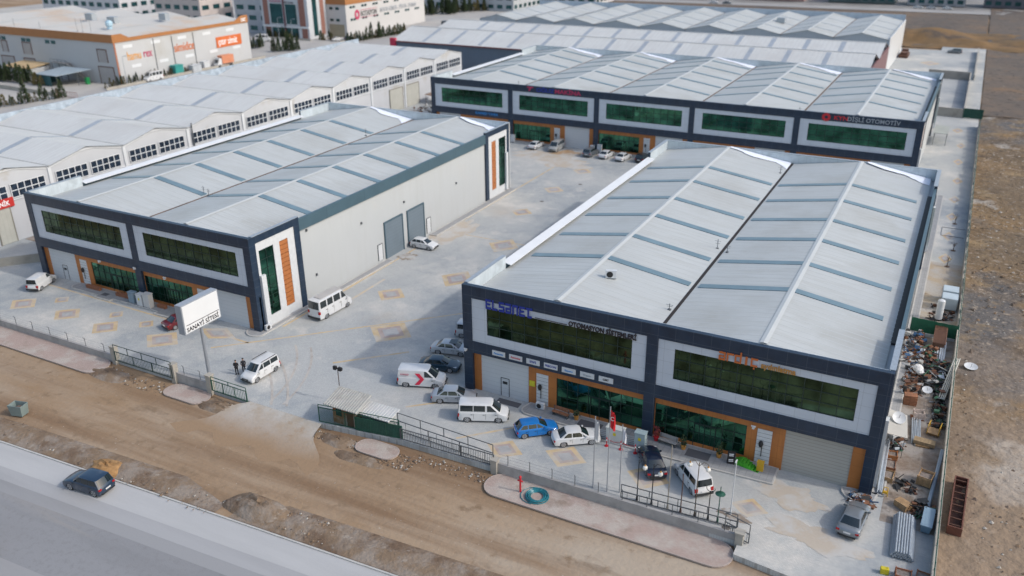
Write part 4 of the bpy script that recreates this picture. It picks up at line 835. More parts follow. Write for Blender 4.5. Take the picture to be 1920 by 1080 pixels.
def car_proto(typ, col, rack=False, trunk_glass=True, doorline=True):
    T = TYPES[typ]; L, Wd, Hh, B = T['L'], T['W'], T['H'], T['belt']; x0 = -L/2; parts = []
    # lower body
    poly = [(.06, .28), (.0, .5), (.02, .75), (.10, T['trunk']-.10), (.2, T['trunk']-.02), (T['base'][0]+.1, T['trunk'])]
    poly += [(T['cowl'], B), (L-.75, T['hood']), (L-.25, T['hood']-.12), (L-.05, T['nose']), (L, .5), (L-.06, .28)]
    R_ = T['r']+.06
    for ax in (T['ax'][1], T['ax'][0]):
        poly.append((ax+R_+.03, .26))
        for k in range(9): a = R(k*22.5); poly.append((ax+R_*math.cos(a), .30+R_*math.sin(a)))
        poly.append((ax-R_-.03, .26))
    n = len(poly); b = MB(); rings = []
    for y, e, dz, bow in ((-Wd/2, .012, .05, -.16), (-Wd/2+.06, .002, .015, -.08), (-Wd*.28, 0, 0, .0), (0, 0, 0, .045), (Wd*.28, 0, 0, .0), (Wd/2-.06, .002, .015, -.08), (Wd/2, .012, .05, -.16)):
        r_ = []
        for x, z in poly:
            xx = x0+L/2+(x-L/2)*(1-e)
            if x > L-1.0 and z > .27 and (x > L-.3): xx += bow
            if x < .25: xx -= bow*.8
            yy = y*(1-.05*max(0, (z-.75)))
            r_.append(b.vert((xx, yy, z-(dz if z > .6 else 0))))
        rings.append(r_)
    for p, q in zip(rings, rings[1:]):
        for i in range(n): b.idx((p[i], p[(i+1) % n], q[(i+1) % n], q[i]), 0)
    b.idx(rings[0]); b.idx(rings[-1])
    parts.append(('body', b.mesh('body', col, True), []))
    # cabin shell with roof
    wb, wr = Wd/2-.05, Wd/2-(.24 if Hh < 1.6 else .16 if Hh < 2.2 else .13)
    def ring(s_, grow=0):
        xr = T['base'][0]+(T['roof'][0]-T['base'][0])*s_; xf = T['base'][1]+(T['roof'][1]-T['base'][1])*s_; w_ = wb+(wr-wb)*s_; z = B-.06+(Hh-B+.06)*s_; c_ = .16
        return [(x0+xr+c_*.5, -w_, z), (x0+xf-c_, -w_, z), (x0+xf+.02, -w_+.22, z), (x0+xf+.06, 0, z), (x0+xf+.02, w_-.22, z), (x0+xf-c_, w_, z), (x0+xr+c_*.5, w_, z), (x0+xr, w_-.15, z), (x0+xr-.02, 0, z), (x0+xr, -w_+.15, z)]
    b = MB(); rr = [ring(0), ring(.55), ring(.93)]
    top = [(x+(.10 if x < x0+T['roof'][0]+.4 else -.12), y*.93, Hh-.015) for x, y, z in ring(1.)]
    cc = [( (x-x0-(T['roof'][0]+T['roof'][1])/2)*.55+x0+(T['roof'][0]+T['roof'][1])/2, y*.5, Hh+.02) for x, y, z in top]
    ids = [[b.vert(p) for p in r_] for r_ in rr+[top, cc]]
    for p, q in zip(ids, ids[1:]):
        for i in range(10): b.idx((p[i], p[(i+1) % 10], q[(i+1) % 10], q[i]))
    b.idx(ids[-1]); parts.append(('roof', b.mesh('roof', col, True), []))
    # glazing: laid just proud of the shell
    def P(s_, x, side, o=.012):
        w_ = wb+(wr-wb)*s_+o; z = B-.06+(Hh-B+.06)*s_; return (x0+x, side*w_, z)
    s0, s1 = .20, .88
    def xr(s_): return T['base'][0]+(T['roof'][0]-T['base'][0])*s_+.17
    def xf(s_): return T['base'][1]+(T['roof'][1]-T['base'][1])*s_-.2
    for a, c in T['win']:
        for side in (-1, 1):
            q = [(s0, max(a, xr(s0))), (s0, min(c, xf(s0))), ((s0+s1)/2, min(c, xf((s0+s1)/2))), (s1, min(c, xf(s1))), (s1, max(a, xr(s1))), ((s0+s1)/2, max(a, xr((s0+s1)/2)))]
            if q[3][1] < q[4][1]: q[3] = q[4] = (s1, (q[3][1]+q[4][1])/2)
            parts.append(('side_window', MB().face([P(s_, x, side) for s_, x in q]).mesh('side_window', cglass), []))
    def scr(front):
        g = MB(); o = .014; rows = []
        for s_ in (.12, .5, .9):
            rg = ring(s_)
            pts = [rg[i] for i in ((1, 2, 3, 4, 5) if front else (6, 7, 8, 9, 0))]
            w_ = pts[0][1]; out = []
            for k, p in enumerate(pts):
                q = Vector(p); q.x += o if front else -o; q.z += o*.5
                if k in (0, 4): 
                    m2 = Vector(pts[1] if k == 0 else pts[3]); q = q*.35+(m2+Vector((o if front else -o, 0, o*.5)))*.65
                out.append(tuple(q))
            rows.append([g.vert(p) for p in out])
        for p, q in zip(rows, rows[1:]):
            for i in range(4): g.idx((p[i], p[i+1], q[i+1], q[i]))
        return g
    parts.append(('windshield', scr(True).mesh('windshield', cglass, True), []))
    if trunk_glass: parts.append(('rear_window', scr(False).mesh('rear_window', cglass, True), []))
    for side in (-1, 1):
        zh = T['nose']+.0
        parts.append(('headlight', MB().hexa([(x0+L-.30, side*(Wd/2-.52), zh-.06), (x0+L-.02, side*(Wd/2-.45), zh-.12), (x0+L-.17, side*(Wd/2-.07), zh-.08), (x0+L-.45, side*(Wd/2-.05), zh)], [(x0+L-.32, side*(Wd/2-.52), zh+.07), (x0+L-.13, side*(Wd/2-.45), zh+.02), (x0+L-.30, side*(Wd/2-.07), zh+.09), (x0+L-.55, side*(Wd/2-.045), zh+.13)]).mesh('headlight', lampw), []))
        zt = T['trunk']-.2; hh = .14 if Hh < 1.7 else .34
        parts.append(('taillight', MB().box(x0+.035, side*(Wd/2-.02), zt-hh, x0+.26, side*(Wd/2-.32), zt+.02).mesh('taillight', lampr, bevel=.02), []))
        parts.append(('mirror', MB().box(x0+T['base'][1]-.45, side*(Wd/2-.03), B-.02, x0+T['base'][1]-.28, side*(Wd/2+.17), B+.13).mesh('mirror', col, True, .03), []))
    b = MB(); b.box(x0+L-.12, -Wd/2+.22, .34, x0+L+.055, Wd/2-.22, .46).box(x0-.03, -Wd/2+.2, .3, x0+.1, Wd/2-.2, .42)
    if Hh > 1.75: b.box(x0-.06, -Wd/2+.05, .3, x0+.1, Wd/2-.05, .52)
    parts.append(('bumper_trim', b.mesh('bumper_trim', trim), []))
    parts.append(('grille', MB().box(x0+L-.08, -.42, T['nose']-.20, x0+L+.06, .42, T['nose']-.08).mesh('grille', trim), []))
    parts.append(('licence_plate', MB().box(x0-.06, -.26, .62, x0+.04, .26, .73).mesh('licence_plate', plate), []))
    b = MB()
    b.box(x0+.4, -Wd/2+.2, .2, x0+L-.4, Wd/2-.2, .6); parts.append(('underbody', b.mesh('underbody', black), []))
    if doorline:
        b = MB(); lines = [T['win'][0][0]+.0]+[w_[1]+.05 for w_ in T['win']]
        for x in lines[1:]:
            for side in (-1, 1): b.box(x0+x-.012, side*(Wd/2-.03), .42, x0+x+.012, side*(Wd/2+.004), B-.12)
        parts.append(('door_gap', b.mesh('door_gap', trim), []))
        b = MB()
        for x in lines[1:]:
            for side in (-1, 1): b.box(x0+x-.28, side*(Wd/2-.03), B-.24, x0+x-.1, side*(Wd/2+.02), B-.20)
        parts.append(('door_handle', b.mesh('door_handle', trim), []))
    if rack:
        for side in (-1, 1): parts.append(('roof_rail', MB().bar((x0+T['roof'][0]+.2, side*(wr-.06), Hh+.06), (x0+T['roof'][1]-.2, side*(wr-.06), Hh+.06), .05, .05).mesh('roof_rail', trim), []))
    tm, rm_ = wheel_meshes(T['r'])
    root = empty('x'); 
    for nm, me, _ in parts:
        o = bpy.data.objects.new(nm, me); C.objects.link(o); o.parent = root
    for ax in T['ax']:
        for side in (-1, 1):
            w_ = bpy.data.objects.new('wheel', MB().cyl((0, -.09, 0), (0, .09, 0), T['r']*.5, n=10).mesh('hub', black)); C.objects.link(w_); w_.parent = root; w_.location = (x0+ax, side*(Wd/2-.13), T['r'])
            for nm, me in (('tyre', tm), ('rim', rm_)):
                o = bpy.data.objects.new(nm, me); C.objects.link(o); o.parent = w_
    return root
PROTO = {}
def car(typ, col, x, y, deg, label, cat='car', name=None, z=0, group=None, sc=1, **kw):
    key = (typ, col.name, tuple(sorted(kw.items())))
    if key not in PROTO: PROTO[key] = o = car_proto(typ, col, **kw)
    else: o = inst(PROTO[key])
    o.name = name or 'parked_car'; o.location = (x, y, z); o.rotation_euler = (0, 0, R(deg)); o.scale = (sc, sc, sc)
    for k in ('label', 'category', 'group'):
        if k in o: del o[k]
    tag(o, label, cat, group); return o
G1 = 'cars parked in the courtyard'
car('hatch', PW, -26.2, 32.5, 2, 'white hatchback parked by the two grey doors of the long white wall', group=G1)
mb_ = car('minibus', PW, -24.7, 8.6, 87, 'white high-roof minibus parked along the long white side wall', 'minibus', 'minibus')
o = MB().box(-2.2, -.6, 2.67, 1.6, .6, 2.74).build('roof_rack', mat('rack', (.38, .37, .36), .7), mb_)
car('mpv', PW, -21.3, -7.7, -92, 'white people carrier with roof rails where two people stand, near the billboard', name='parked_mpv', rack=True)
car('minivan_panel', PW, -65, -2.6, 112, 'small white delivery van at the far left in front of the left warehouse', 'van', 'delivery_van', trunk_glass=True)
car('sedan', PR, -38.7, -2.5, 74, 'dark red car half hidden behind the white billboard', group=G1)
car('mpv', PSL, -5.0, 10.8, 14, 'silver-white people carrier, topmost of the row beside the nearest warehouse', name='parked_mpv')
s_ = car('sedan', PSL, -5.4, 6.1, 14, 'pale silver saloon with a dark glass roof beside the navy corner pier', group=G1)
MB().hexa([(-.1, -.52, 1.465), (.75, -.55, 1.44), (.75, .55, 1.44), (-.1, .52, 1.465)], [(-.1, -.52, 1.475), (.75, -.55, 1.455), (.75, .55, 1.455), (-.1, .52, 1.475)]).build('glass_roof', cglass, s_)
car('sedan', PT, -4.6, 2.3, 17, 'dark teal saloon between the pale silver saloon and the courier van', group=G1)
cv = car('panelvan', PW, -4.5, -1.3, 20, 'white courier van with a red arrow on its side', 'van', 'courier_van', trunk_glass=False)
a_ = MB(); yv = -1.012
for q in ([(-.55, 1.75), (-.05, 1.75), (.45, 1.12), (.0, 1.12)], [(.45, 1.12), (.0, 1.12), (-.6, .42), (-.1, .42)]):
    a_.hexa([(x, yv+.03*(z > 1.2), z) for x, z in q], [(x, yv-.012+.03*(z > 1.2), z) for x, z in q])
a_.build('red_arrow', mat('courier_red', (.60, .02, .06), .5), cv)
text('lettering', 'KARGO', .26, T_['magenta'], cv, (-2.1, -1.0, 1.48), ext=.02)
car('sedan', PS, .2, -2.6, 24, 'silver saloon behind the white passenger van', group=G1)
car('transporter', PW, 4.6, -4.2, 24, 'white passenger van with dark windows in front of the white lifting door', 'van', 'passenger_van')
car('hatch', PB, 10.4, -4.2, 40, 'bright blue hatchback in front of the nearest warehouse', group=G1)
car('sedan', PW, 14.4, -3.8, 36, 'white saloon next to the bright blue hatchback', group=G1)
nv = car('sedan', PM, 22.1, -4.3, 122, 'midnight blue saloon in front of the railing and the right shop window', group=G1)
car('mpv', PW, 26.1, -5.0, 133, 'white people carrier behind the row of sample lamp posts', name='parked_mpv', trunk_glass=True)
car('sedan', paint('mid_grey', (.20, .22, .24), .3), 39.4, -4.4, 84, 'silver grey saloon at the lower right corner near the steel pipes', group=G1)
G2 = 'cars parked before the five-bay warehouse'
car('sedan', PW, -36.8, 92.0, 88, 'white saloon, leftmost of the cars parked before the five-bay warehouse', group=G2)
car('transporter', PV, -32.2, 92.2, -88, 'grey van between the white saloon and the lifting door of the five-bay warehouse', 'van', 'passenger_van')
car('suv', PG, -24.1, 91.4, 88, 'dark grey car right of the lifting door of the five-bay warehouse', group=G2)
car('sedan', PW, -20.7, 91.5, 86, 'white saloon between the dark grey car and another white saloon', group=G2)
car('sedan', PW, -17.0, 91.2, 84, 'white saloon between a white saloon and a black car at the back', group=G2)
car('suv', PK, -13.0, 92, 84, 'black car, rightmost visible before the five-bay warehouse', group=G2)
car('suv', PN, -21.5, -29.3, 186, 'dark blue car driving on the main road in the blurred foreground', name='driving_car', z=-.5)
car('hatch', PK, -22.9, -39.4, 8, 'black car cut off by the lower left corner of the picture', name='driving_car', z=-.5)
car('suv', PG, 36, 265, 178, 'lone dark grey car at the far end of the right-hand lot', name='parked_car')
car('minibus', PW, -174.6, 112.8, -92, 'white minibus parked below the yellow and red bakery lettering', 'minibus', 'minibus')
car('minibus', PW, -202, 190, 30, 'white minibus parked on the left of the showroom forecourt', 'minibus', 'minibus')
car('sedan', PS, -199.6, 184.5, 30, 'bluish saloon parked next to the far white minibus', group='cars at the showroom')
car('sedan', PG, -197.6, 181, 30, 'grey blue saloon, nearest of those by the far white minibus', group='cars at the showroom')
car('sedan', PW, -176.5, 203, 60, 'white saloon beside the tan lifting door of the far parts hall', group='cars at the showroom')
car('suv', PN, -173, 206, 60, 'dark car between the white saloon and the pale car near the parts hall', group='cars at the showroom')
car('sedan', PSL, -170, 208.6, 20, 'pale car half hidden by the eaves of the old workshop row', group='cars at the showroom')
for k, (x, y, c_, lb) in enumerate(((-83, 397, PW, 'tiny white car on the far road, left one'), (-76, 396.6, PG, 'tiny grey car on the far road, second from left'), (14, 411, PW, 'tiny white car on the far parking area, left one of three'), (20, 411, PSL, 'tiny pale car in the middle of the far parking area'), (27, 411, PW, 'tiny white car on the right of the far parking area'))):
    car('sedan', c_, x, y, 3, lb, group='tiny far cars', z=-.3)
tk = thing('box_truck', 'white lorry with an orange box body beside the bakery wall', 'truck', (-174.4, 141.5, 0), R(-94))
MB().box(-3.2, -1.1, .9, 1.6, 1.1, 3.4).build('cargo_box', mat('truck_orange', (.55, .22, .12), .5, var=.1), tk)
MB().box(-3.0, -1.105, 1.3, 1.0, -1.1005, 3.1).face([(-2.6, -1.11, 1.6), (.4, -1.11, 1.6), (.9, -1.11, 2.8), (-2.2, -1.11, 2.8)]).build('side_panel', white_s, tk)
MB().hexa([(1.7, -1, .6), (3.6, -1, .6), (3.6, 1, .6), (1.7, 1, .6)], [(1.7, -.95, 2.5), (2.7, -.9, 2.5), (2.7, .9, 2.5), (1.7, .95, 2.5)]).build('cab', PW, tk)
MB().face([(3.32, -.8, 1.3), (3.32, .8, 1.3), (2.82, .78, 2.35), (2.82, -.78, 2.35)]).build('windshield', cglass, tk); MB().box(1.9, -.9, 2.5, 2.6, .9, 2.8).build('roof_spoiler', white_s, tk)
for ax in (-2.2, 2.7):
    for s_ in (-1, 1):
        w_ = MB().cyl((0, -.12, 0), (0, .12, 0), .4, n=12).build('wheel', tyre, tk, loc=(ax, s_*.95, .4)); MB().cyl((0, -.14, 0), (0, .14, 0), .2, n=10).build('rim', rimm, w_)

# ------------------------------------------------------------------ walls, gates and fences of the front boundary
def wall_with_posts(label, p, q, h0, h1, n, thick=.28, ph=1.0, posts=True, m=None, wires=3):
    a, c = Vector(p), Vector(q); L = (c-a).length; rz = math.atan2(c.y-a.y, c.x-a.x)
    t_ = thing('boundary_wall', label, 'wall', (a.x, a.y, 0), rz)
    MB().box(0, -thick/2, -.8, L, thick/2, h0).build('wall', m or conc, t_)
    if n:
        w_ = MB()
        for k in range(n):
            x = (k+.5)*L/n; MB().cyl((x, 0, h0), (x, 0, h0+ph), .035, n=5).cyl((x, 0, h0+ph), (x, -.18, h0+ph+.18), .03, n=4).build('post', dgrey_s, t_)
        for k in range(wires): w_.cyl((0, 0, h0+.3+k*.32), (L, 0, h0+.3+k*.32), .008, n=3)
        w_.build('wire', dgrey_s, t_)
    return t_
wall_with_posts('concrete wall with thin fence posts along the front of the left warehouse lot', (-86, -12.4), (-38.9, -12.3), .45, 1, 15)
wall_with_posts('short concrete wall piece below the white billboard', (-29.0, -12.3), (-24.2, -12.3), .75, 1, 2)
wall_with_posts('long concrete wall with fence posts in front of the nearest warehouse', (9.8, -10.9), (31.5, -10.7), .62, 1, 10)
def pillar(x, y, h, label): 
    o = MB().box(-.3, -.3, -.6, .3, .3, h).box(-.36, -.36, h, .36, .36, h+.12).build('gate_pillar', concd, loc=(x, y, 0)); tag(o, label, 'pillar')
pillar(-38.6, -12.4, 1.6, 'concrete gate pillar at the left end of the dark sliding gate'); pillar(-29.2, -12.4, 1.7, 'concrete gate pillar at the right end of the dark sliding gate')
pillar(-23.9, -12.4, 1.7, 'concrete gate pillar between the billboard and the green sliding gate'); pillar(9.6, -11, .9, 'concrete pillar between the long railed gate and the concrete wall'); pillar(31.7, -10.9, 1.0, 'concrete pillar at the right end of the front wall')
def gate(label, p, L, rz, m, h=1.25, top=0, nb=40, z0=.12, mats_=None, solid=False, cat='gate'):
    t_ = thing('sliding_gate', label, cat, p, rz); b = MB()
    for z in (z0, h): b.box(0, -.035, z-.035, L, .035, z+.035)
    for x in (0, L*.33, L*.66, L): b.box(x-.035, -.04, z0, x+.035, .04, h)
    if top:
        b.box(0, -.03, h+top-.03, L, .03, h+top+.03); n = max(2, int(L/2.2))
        for k in range(n+1): b.box(L*k/n-.03, -.03, h, L*k/n+.03, .03, h+top)
    b.build('frame', m, t_); b = MB()
    for k in range(nb): b.box(L*(k+.5)/nb-.015, -.014, z0, L*(k+.5)/nb+.015, .014, h)
    b.build('bars', m, t_)
    if solid: MB().box(L*.02, -.008, z0+.05, L*.98, .008, h-.05).build('mesh_sheet', mat('green_mesh', (.012, .06, .045), .8, var=.3, scale=2), t_)
    return t_
gate('dark sliding gate with an upper rail left of the billboard', (-38.2, -12.7, 0), 9.0, 0, mat('dark_green_steel', (.035, .065, .06), .5), 1.25, .85, 38)
gate('green sliding gate right of the billboard, near the people carrier', (-23.5, -12.6, 0), 5.0, -.02, green_s, 1.35, .4, 22)
gate('dark green gate leaf standing before the guard hut', (-9.5, -12.2, 0), 8.8, R(8.2), green_s, 1.75, .3, 74)
gate('dense green screened gate panel overlapping the gate leaf at the guard hut', (-5.4, -11.75, 0), 5.0, R(8.2), green_s, 1.5, 0, 30, solid=True)
gate('long grey railed gate between the guard hut and the concrete wall', (-.6, -11.1, 0), 10.0, R(1.5), dgrey_s, 1.25, 0, 56)
gate('tall open rail frame standing behind the long railed gate', (-1.6, -10.0, 0), 10.8, R(-3), dgrey_s, 1.2, .9, 6)
gate('grey rail frame standing behind the concrete wall at the lamp posts', (21.3, -9.9, 0), 9.8, R(3), dgrey_s, .75, .7, 9)
gate('short tall rail frame at the right end pillar of the front wall', (30.3, -10.1, 0), 2.2, R(-18), dgrey_s, 1.0, .9, 6)
# billboard
bbd = thing('billboard', 'large white billboard reading SANAYİ SİTESİ on a single grey pole', 'billboard', (-25.7, -10.8, 0))
MB().cyl((0, 0, 0), (0, 0, 6.5), .2, .17, n=14).build('pole', mat('pole_grey', (.22, .24, .27), .5), bbd)
bx = MB().box(-.45, -2.5, 6.45, .45, 2.5, 9.75).build('casing', mat('casing_grey', (.27, .30, .34), .45, var=.05), bbd, bevel=.03)
MB().box(.455, -2.38, 6.57, .48, 2.38, 9.63).build('sign_face', mat('face_white', (.62, .64, .66), .4, var=.02), bbd)
MB().box(.481, -2.2, 7.42, .50, 2.25, 7.48).build('sign_line', T_['dark'], bbd)
text('sign_lettering', 'SANAYİ SİTESİ', .66, T_['dark'], bbd, (.50, -2.22, 6.72), face='+x', sx=.98, off=.008, ext=.01)

# ------------------------------------------------------------------ right-hand boundary wall with green fence
t_ = thing('boundary_wall', 'long concrete wall with a green wire fence between the side lot and the field', 'wall', (45.5, -30, 0))
MB().box(-.13, 0, -.8, .13, 181.5, 1.35).build('wall', concd, t_)
b = MB()
for k in range(61): MB().cyl((0, k*3, 1.35), (0, k*3, 2.15), .035, n=4).build('post', green_s, t_)
for k in range(4): b.cyl((0, 0, 1.5+k*.2), (0, 181, 1.5+k*.2), .014, n=3)
b.build('wire', green_s, t_)
t_ = thing('green_screen', 'green sheet strung along the field wall fence from the cross fence backwards', 'screen', (45.62, 36, 0))
b = MB(); rnd = random.Random(3)
y = 0
while y < 112:
    h = rnd.uniform(.25, .62); w_ = rnd.uniform(1.2, 3.4)
    b.box(0, y, 1.4+rnd.uniform(0, .1), .02, y+w_, 1.5+h); y += w_+rnd.uniform(.2, 2.2)
b.build('sheet', mat('screen_green', (.02, .10, .075), .7, var=.3), t_)
def wallbox(label, x0, y0, x1, y1, h, m=None):
    L = math.hypot(x1-x0, y1-y0); o = MB().box(0, -.13, -.4, L, .13, h).box(-.03, -.17, h, L+.03, .17, h+.07).build('boundary_wall', m or concd, loc=(x0, y0, 0), rz=math.atan2(y1-y0, x1-x0)); tag(o, label, 'wall')
wallbox('concrete cross wall of the right-hand lot beside the five-bay warehouse', 36.2, 160.8, 42, 160.3, 2.0); wallbox('concrete wall along the field beyond the dark gate', 42, 160.2, 42, 213, 2.2)
wallbox('far concrete cross wall of the right-hand lot', 31, 214, 42, 213, 2.2); wallbox('concrete wall along the field at the very end of the right-hand lot', 43, 213.4, 43, 270, 1.4)
o = gate('dark green closed gate beside the concrete cross wall, at the fence corner', (41.9, 160.1, 0), 4.2, R(-3), green_s, 2.3, 0, 20, solid=True)
t_ = thing('green_cross_fence', 'green tarpaulin fence crossing the side lot above the junk yard', 'fence', (40.5, 35.4, 0), R(-4))
b = MB()
for k in range(24): b.box(k*.21, .03*math.sin(k*1.3), .05, k*.21+.21, .03*math.sin(k*1.3)+.02, 1.75)
b.build('tarpaulin', mat('tarp_green', (.01, .10, .055), .6, var=.2, scale=1.5), t_)
for k in range(3): MB().cyl((k*2.45, .08, 0), (k*2.45, .08, 1.9), .04, n=5).build('post', green_s, t_)

# ------------------------------------------------------------------ guard hut, flood light
hut = thing('guard_hut', 'small orange guard hut with a corrugated white roof behind the green gate', 'hut', (-7.0, -10.5, 0))
MB().box(-1.3, -1, 0, 1.5, 1, 2.1).build('wall', mat('hut_orange', (.36, .15, .06), .7, var=.2, dust=(.5, .5, .48), damt=.4, dscale=.6), hut)
MB().box(-.9, -1.03, .9, -.2, -1.001, 1.7).build('window', blueglass, hut); MB().box(.4, -1.03, 0, 1.2, -1.001, 1.9).build('door', mat('hut_door', (.16, .05, .03), .6), hut)
b = MB()
for k in range(14):
    x = -2.0+k*.29; b.hexa([(x, -1.5, 2.1), (x+.19, -1.5, 2.1), (x+.19, 1.1, 2.75), (x, 1.1, 2.75)], [(x+.03, -1.5, 2.2), (x+.16, -1.5, 2.2), (x+.16, 1.1, 2.85), (x+.03, 1.1, 2.85)])
b.hexa([(-2.05, -1.5, 2.08), (2.1, -1.5, 2.08), (2.1, 1.1, 2.73), (-2.05, 1.1, 2.73)], [(-2.05, -1.5, 2.105), (2.1, -1.5, 2.105), (2.1, 1.1, 2.755), (-2.05, 1.1, 2.755)])
b.build('roof', mat('hut_roof', (.37, .37, .35), .6, var=.12, scale=.8, dust=(.28, .27, .25), damt=.4, dscale=.7), hut)
t_ = thing('lean_to_shed', 'white lean-to with a corrugated roof right of the guard hut', 'shed', (-3.6, -10.3, 0))
MB().box(-1.5, -.7, 0, 1.6, .6, 1.75).build('wall', mat('lean_white', (.42, .44, .45), .7, var=.08), t_)
b = MB()
for k in range(12): x = -1.9+k*.32; b.hexa([(x, -1.1, 1.76), (x+.3, -1.1, 1.76), (x+.3, .9, 2.05), (x, .9, 2.05)], [(x+.05, -1.1, 1.84), (x+.25, -1.1, 1.84), (x+.25, .9, 2.13), (x+.05, .9, 2.13)])
b.build('roof', mat('lean_roof', (.46, .47, .47), .6), t_)
t_ = thing('flood_light_mast', 'thin mast with two black floodlights behind the guard hut', 'floodlight', (-10.0, -8.2, 0))
MB().cyl((0, 0, 0), (0, 0, 4.0), .045, n=6).build('mast', mat('mast_brown', (.10, .08, .07), .6), t_)
for s_ in (-1, 1): MB().hexa([(s_*.1, -.2, 3.8), (s_*.5, -.15, 3.75), (s_*.5, .15, 3.75), (s_*.1, .1, 3.8)], [(s_*.15, -.12, 4.15), (s_*.55, -.08, 4.1), (s_*.55, .12, 4.1), (s_*.15, .12, 4.15)]).build('lamp', black, t_)

# ------------------------------------------------------------------ sample lamp posts and flag poles behind the front wall
def flagpole(x, y, h, label, fm, fh, fw):
    t_ = thing('flag_pole', label, 'flag pole', (x, y, 0)); MB().cyl((0, 0, 0), (0, 0, h), .06, .04, n=7).build('pole', mat('pole_alu', (.35, .37, .40), .4, .3), t_)
    f = MB(); rows = []; n = 7
    for j in range(9):
        rows.append([f.vert((.05+i*fw/n, .10*math.sin(i*1.7+j*.35)*(i/n), h-.3-j*fh/8-i*.05)) for i in range(n+1)])
    for a, c in zip(rows, rows[1:]):
        for i in range(n): f.idx((a[i], a[i+1], c[i+1], c[i]))
    fo = f.build('flag', fm, t_, smooth=True)
    return t_, fo
flagpole(18.6, -9.6, 7.3, 'left flag pole with a limp white flag in front of the nearest warehouse', white_s, 1.9, .35)
tf, fo = flagpole(19.9, -9.6, 8.6, 'tall flag pole with the red crescent flag in front of the nearest warehouse', mat('flag_red', (.50, .012, .02), .6), 1.7, .42)
b = MB()
for k in range(10):
    a, c = R(40+k*28), R(68+k*28); b.face([(.27+r_*math.cos(t2), -.13, 7.55+r_*math.sin(t2)) for r_, t2 in ((.14, a), (.19, a), (.19, c), (.14, c))])
b.build('crescent', T_['white'], fo)
flagpole(20.9, -9.2, 6.9, 'right flag pole with a furled pale flag in front of the nearest warehouse', mat('flag_pale', (.55, .58, .64), .7), 1.2, .3)
def lamppost(x, y, label, h, heads, m=dgrey_s, arms=True, style='globe'):
    t_ = thing('lamp_post', label, 'lamp post', (x, y, 0), 0, 'sample lamp posts behind the front wall')
    b = MB(); b.cyl((0, 0, 0), (0, 0, .5), .11, .07, n=8); b.cyl((0, 0, .5), (0, 0, h), .05, .035, n=7); b.build('post', m, t_)
    for dx, dz in heads:
        a = MB().tube([(0, 0, h-.35), (dx*.5, 0, h+.12), (dx, 0, h+.02), (dx, 0, dz+.2)], .025, n=5) if dx else MB().cyl((0, 0, h), (0, 0, dz), .03, n=5)
        a.build('arm', m, t_)
        if style == 'globe': MB().sphere((dx, 0, dz), .22, n=10).build('globe', mat('globe_white', (.66, .66, .62), .25), t_); MB().cyl((dx, 0, dz+.2), (dx, 0, dz+.32), .1, .04, n=6).build('finial', T_['gold'], t_)
        if style == 'disc': MB().cyl((dx, 0, dz), (dx, 0, dz+.09), .42, .16, n=12).build('lamp_shade', green_s, t_)
        if style == 'bar': MB().box(dx-.05, -.4, dz, dx+.05, .1, dz+.08).build('lamp_head', m, t_)
    return t_
lamppost(22.6, -9.5, 'dark lamp post with one white globe hanging at its left, before the midnight blue saloon', 4.1, [(.55, 3.5)], black)
lamppost(23.9, -9.5, 'dark lamp post with one white globe before the boot of the midnight blue saloon', 4.1, [(.6, 3.3)], black)
lamppost(25.3, -9.5, 'slender pale lamp post with a gilded spike head between the two parked cars', 6.2, [(0, 6.4)], mat('post_pale', (.30, .27, .22), .5), style='none')
lamppost(26.4, -9.4, 'short rust brown lamp post without a head before the white people carrier', 3.9, [], rust, style='none')
lamppost(27.6, -9.4, 'ornate lamp post with two white globes on gilded arms before the white people carrier', 5.4, [(-.75, 5.0), (.75, 4.95)], mat('post_bronze', (.10, .075, .05), .5))
t2_ = lamppost(28.7, -9.3, 'dark lamp post with an open ring head near the right end of the row', 2.9, [], black, style='none')
b = MB(); b.tube([(.35*math.cos(R(a)), 0, 3.2+.35*math.sin(R(a))) for a in range(160, 385, 15)], .03, n=5); b.build('ring_head', black, t2_)
lamppost(29.5, -9.3, 'green lamp post with a flat disc shade near the right end of the row', 3.6, [(0, 2.9)], green_s, style='disc')
lamppost(30.2, -7.8, 'tall white lamp post with a short bar head, rightmost of the row', 5.5, [(0, 5.4)], white_s, style='bar')
# ------------------------------------------------------------------ hydrant, hose coil
hy = thing('hydrant', 'red standpipe hydrant on the pink pavement before the front wall', 'hydrant', (13.0, -12.6, -.36))
MB().cyl((0, 0, 0), (0, 0, 1.5), .09, n=8).cyl((-.25, 0, 1.15), (.25, 0, 1.15), .07, n=6).sphere((0, 0, 1.55), .13, n=8).build('standpipe', T_['red'], hy)
co = thing('hose_coil', 'blue-green coil of plastic pipe lying on the pink pavement', 'pipe coil', (14.6, -12.6, -.36))
b = MB(); rnd = random.Random(2)
for k in range(9):
    r_ = .62+.05*k; zz = .07+.04*(k % 4); ox, oy = rnd.uniform(-.04, .04), rnd.uniform(-.04, .04)
    b.tube([(ox+r_*math.cos(R(a)), oy+r_*math.sin(R(a)), zz+.02*math.sin(R(a*2+k*40))) for a in range(0, 361, 20)], .045, n=5)
b.tube([(-.2+1.25*math.cos(R(a)), .0+1.15*math.sin(R(a)), .06) for a in range(100, 300, 20)], .035, n=5)
b.build('coil', mat('coil_teal', (.02, .16, .20), .4, var=.2, scale=2), co)

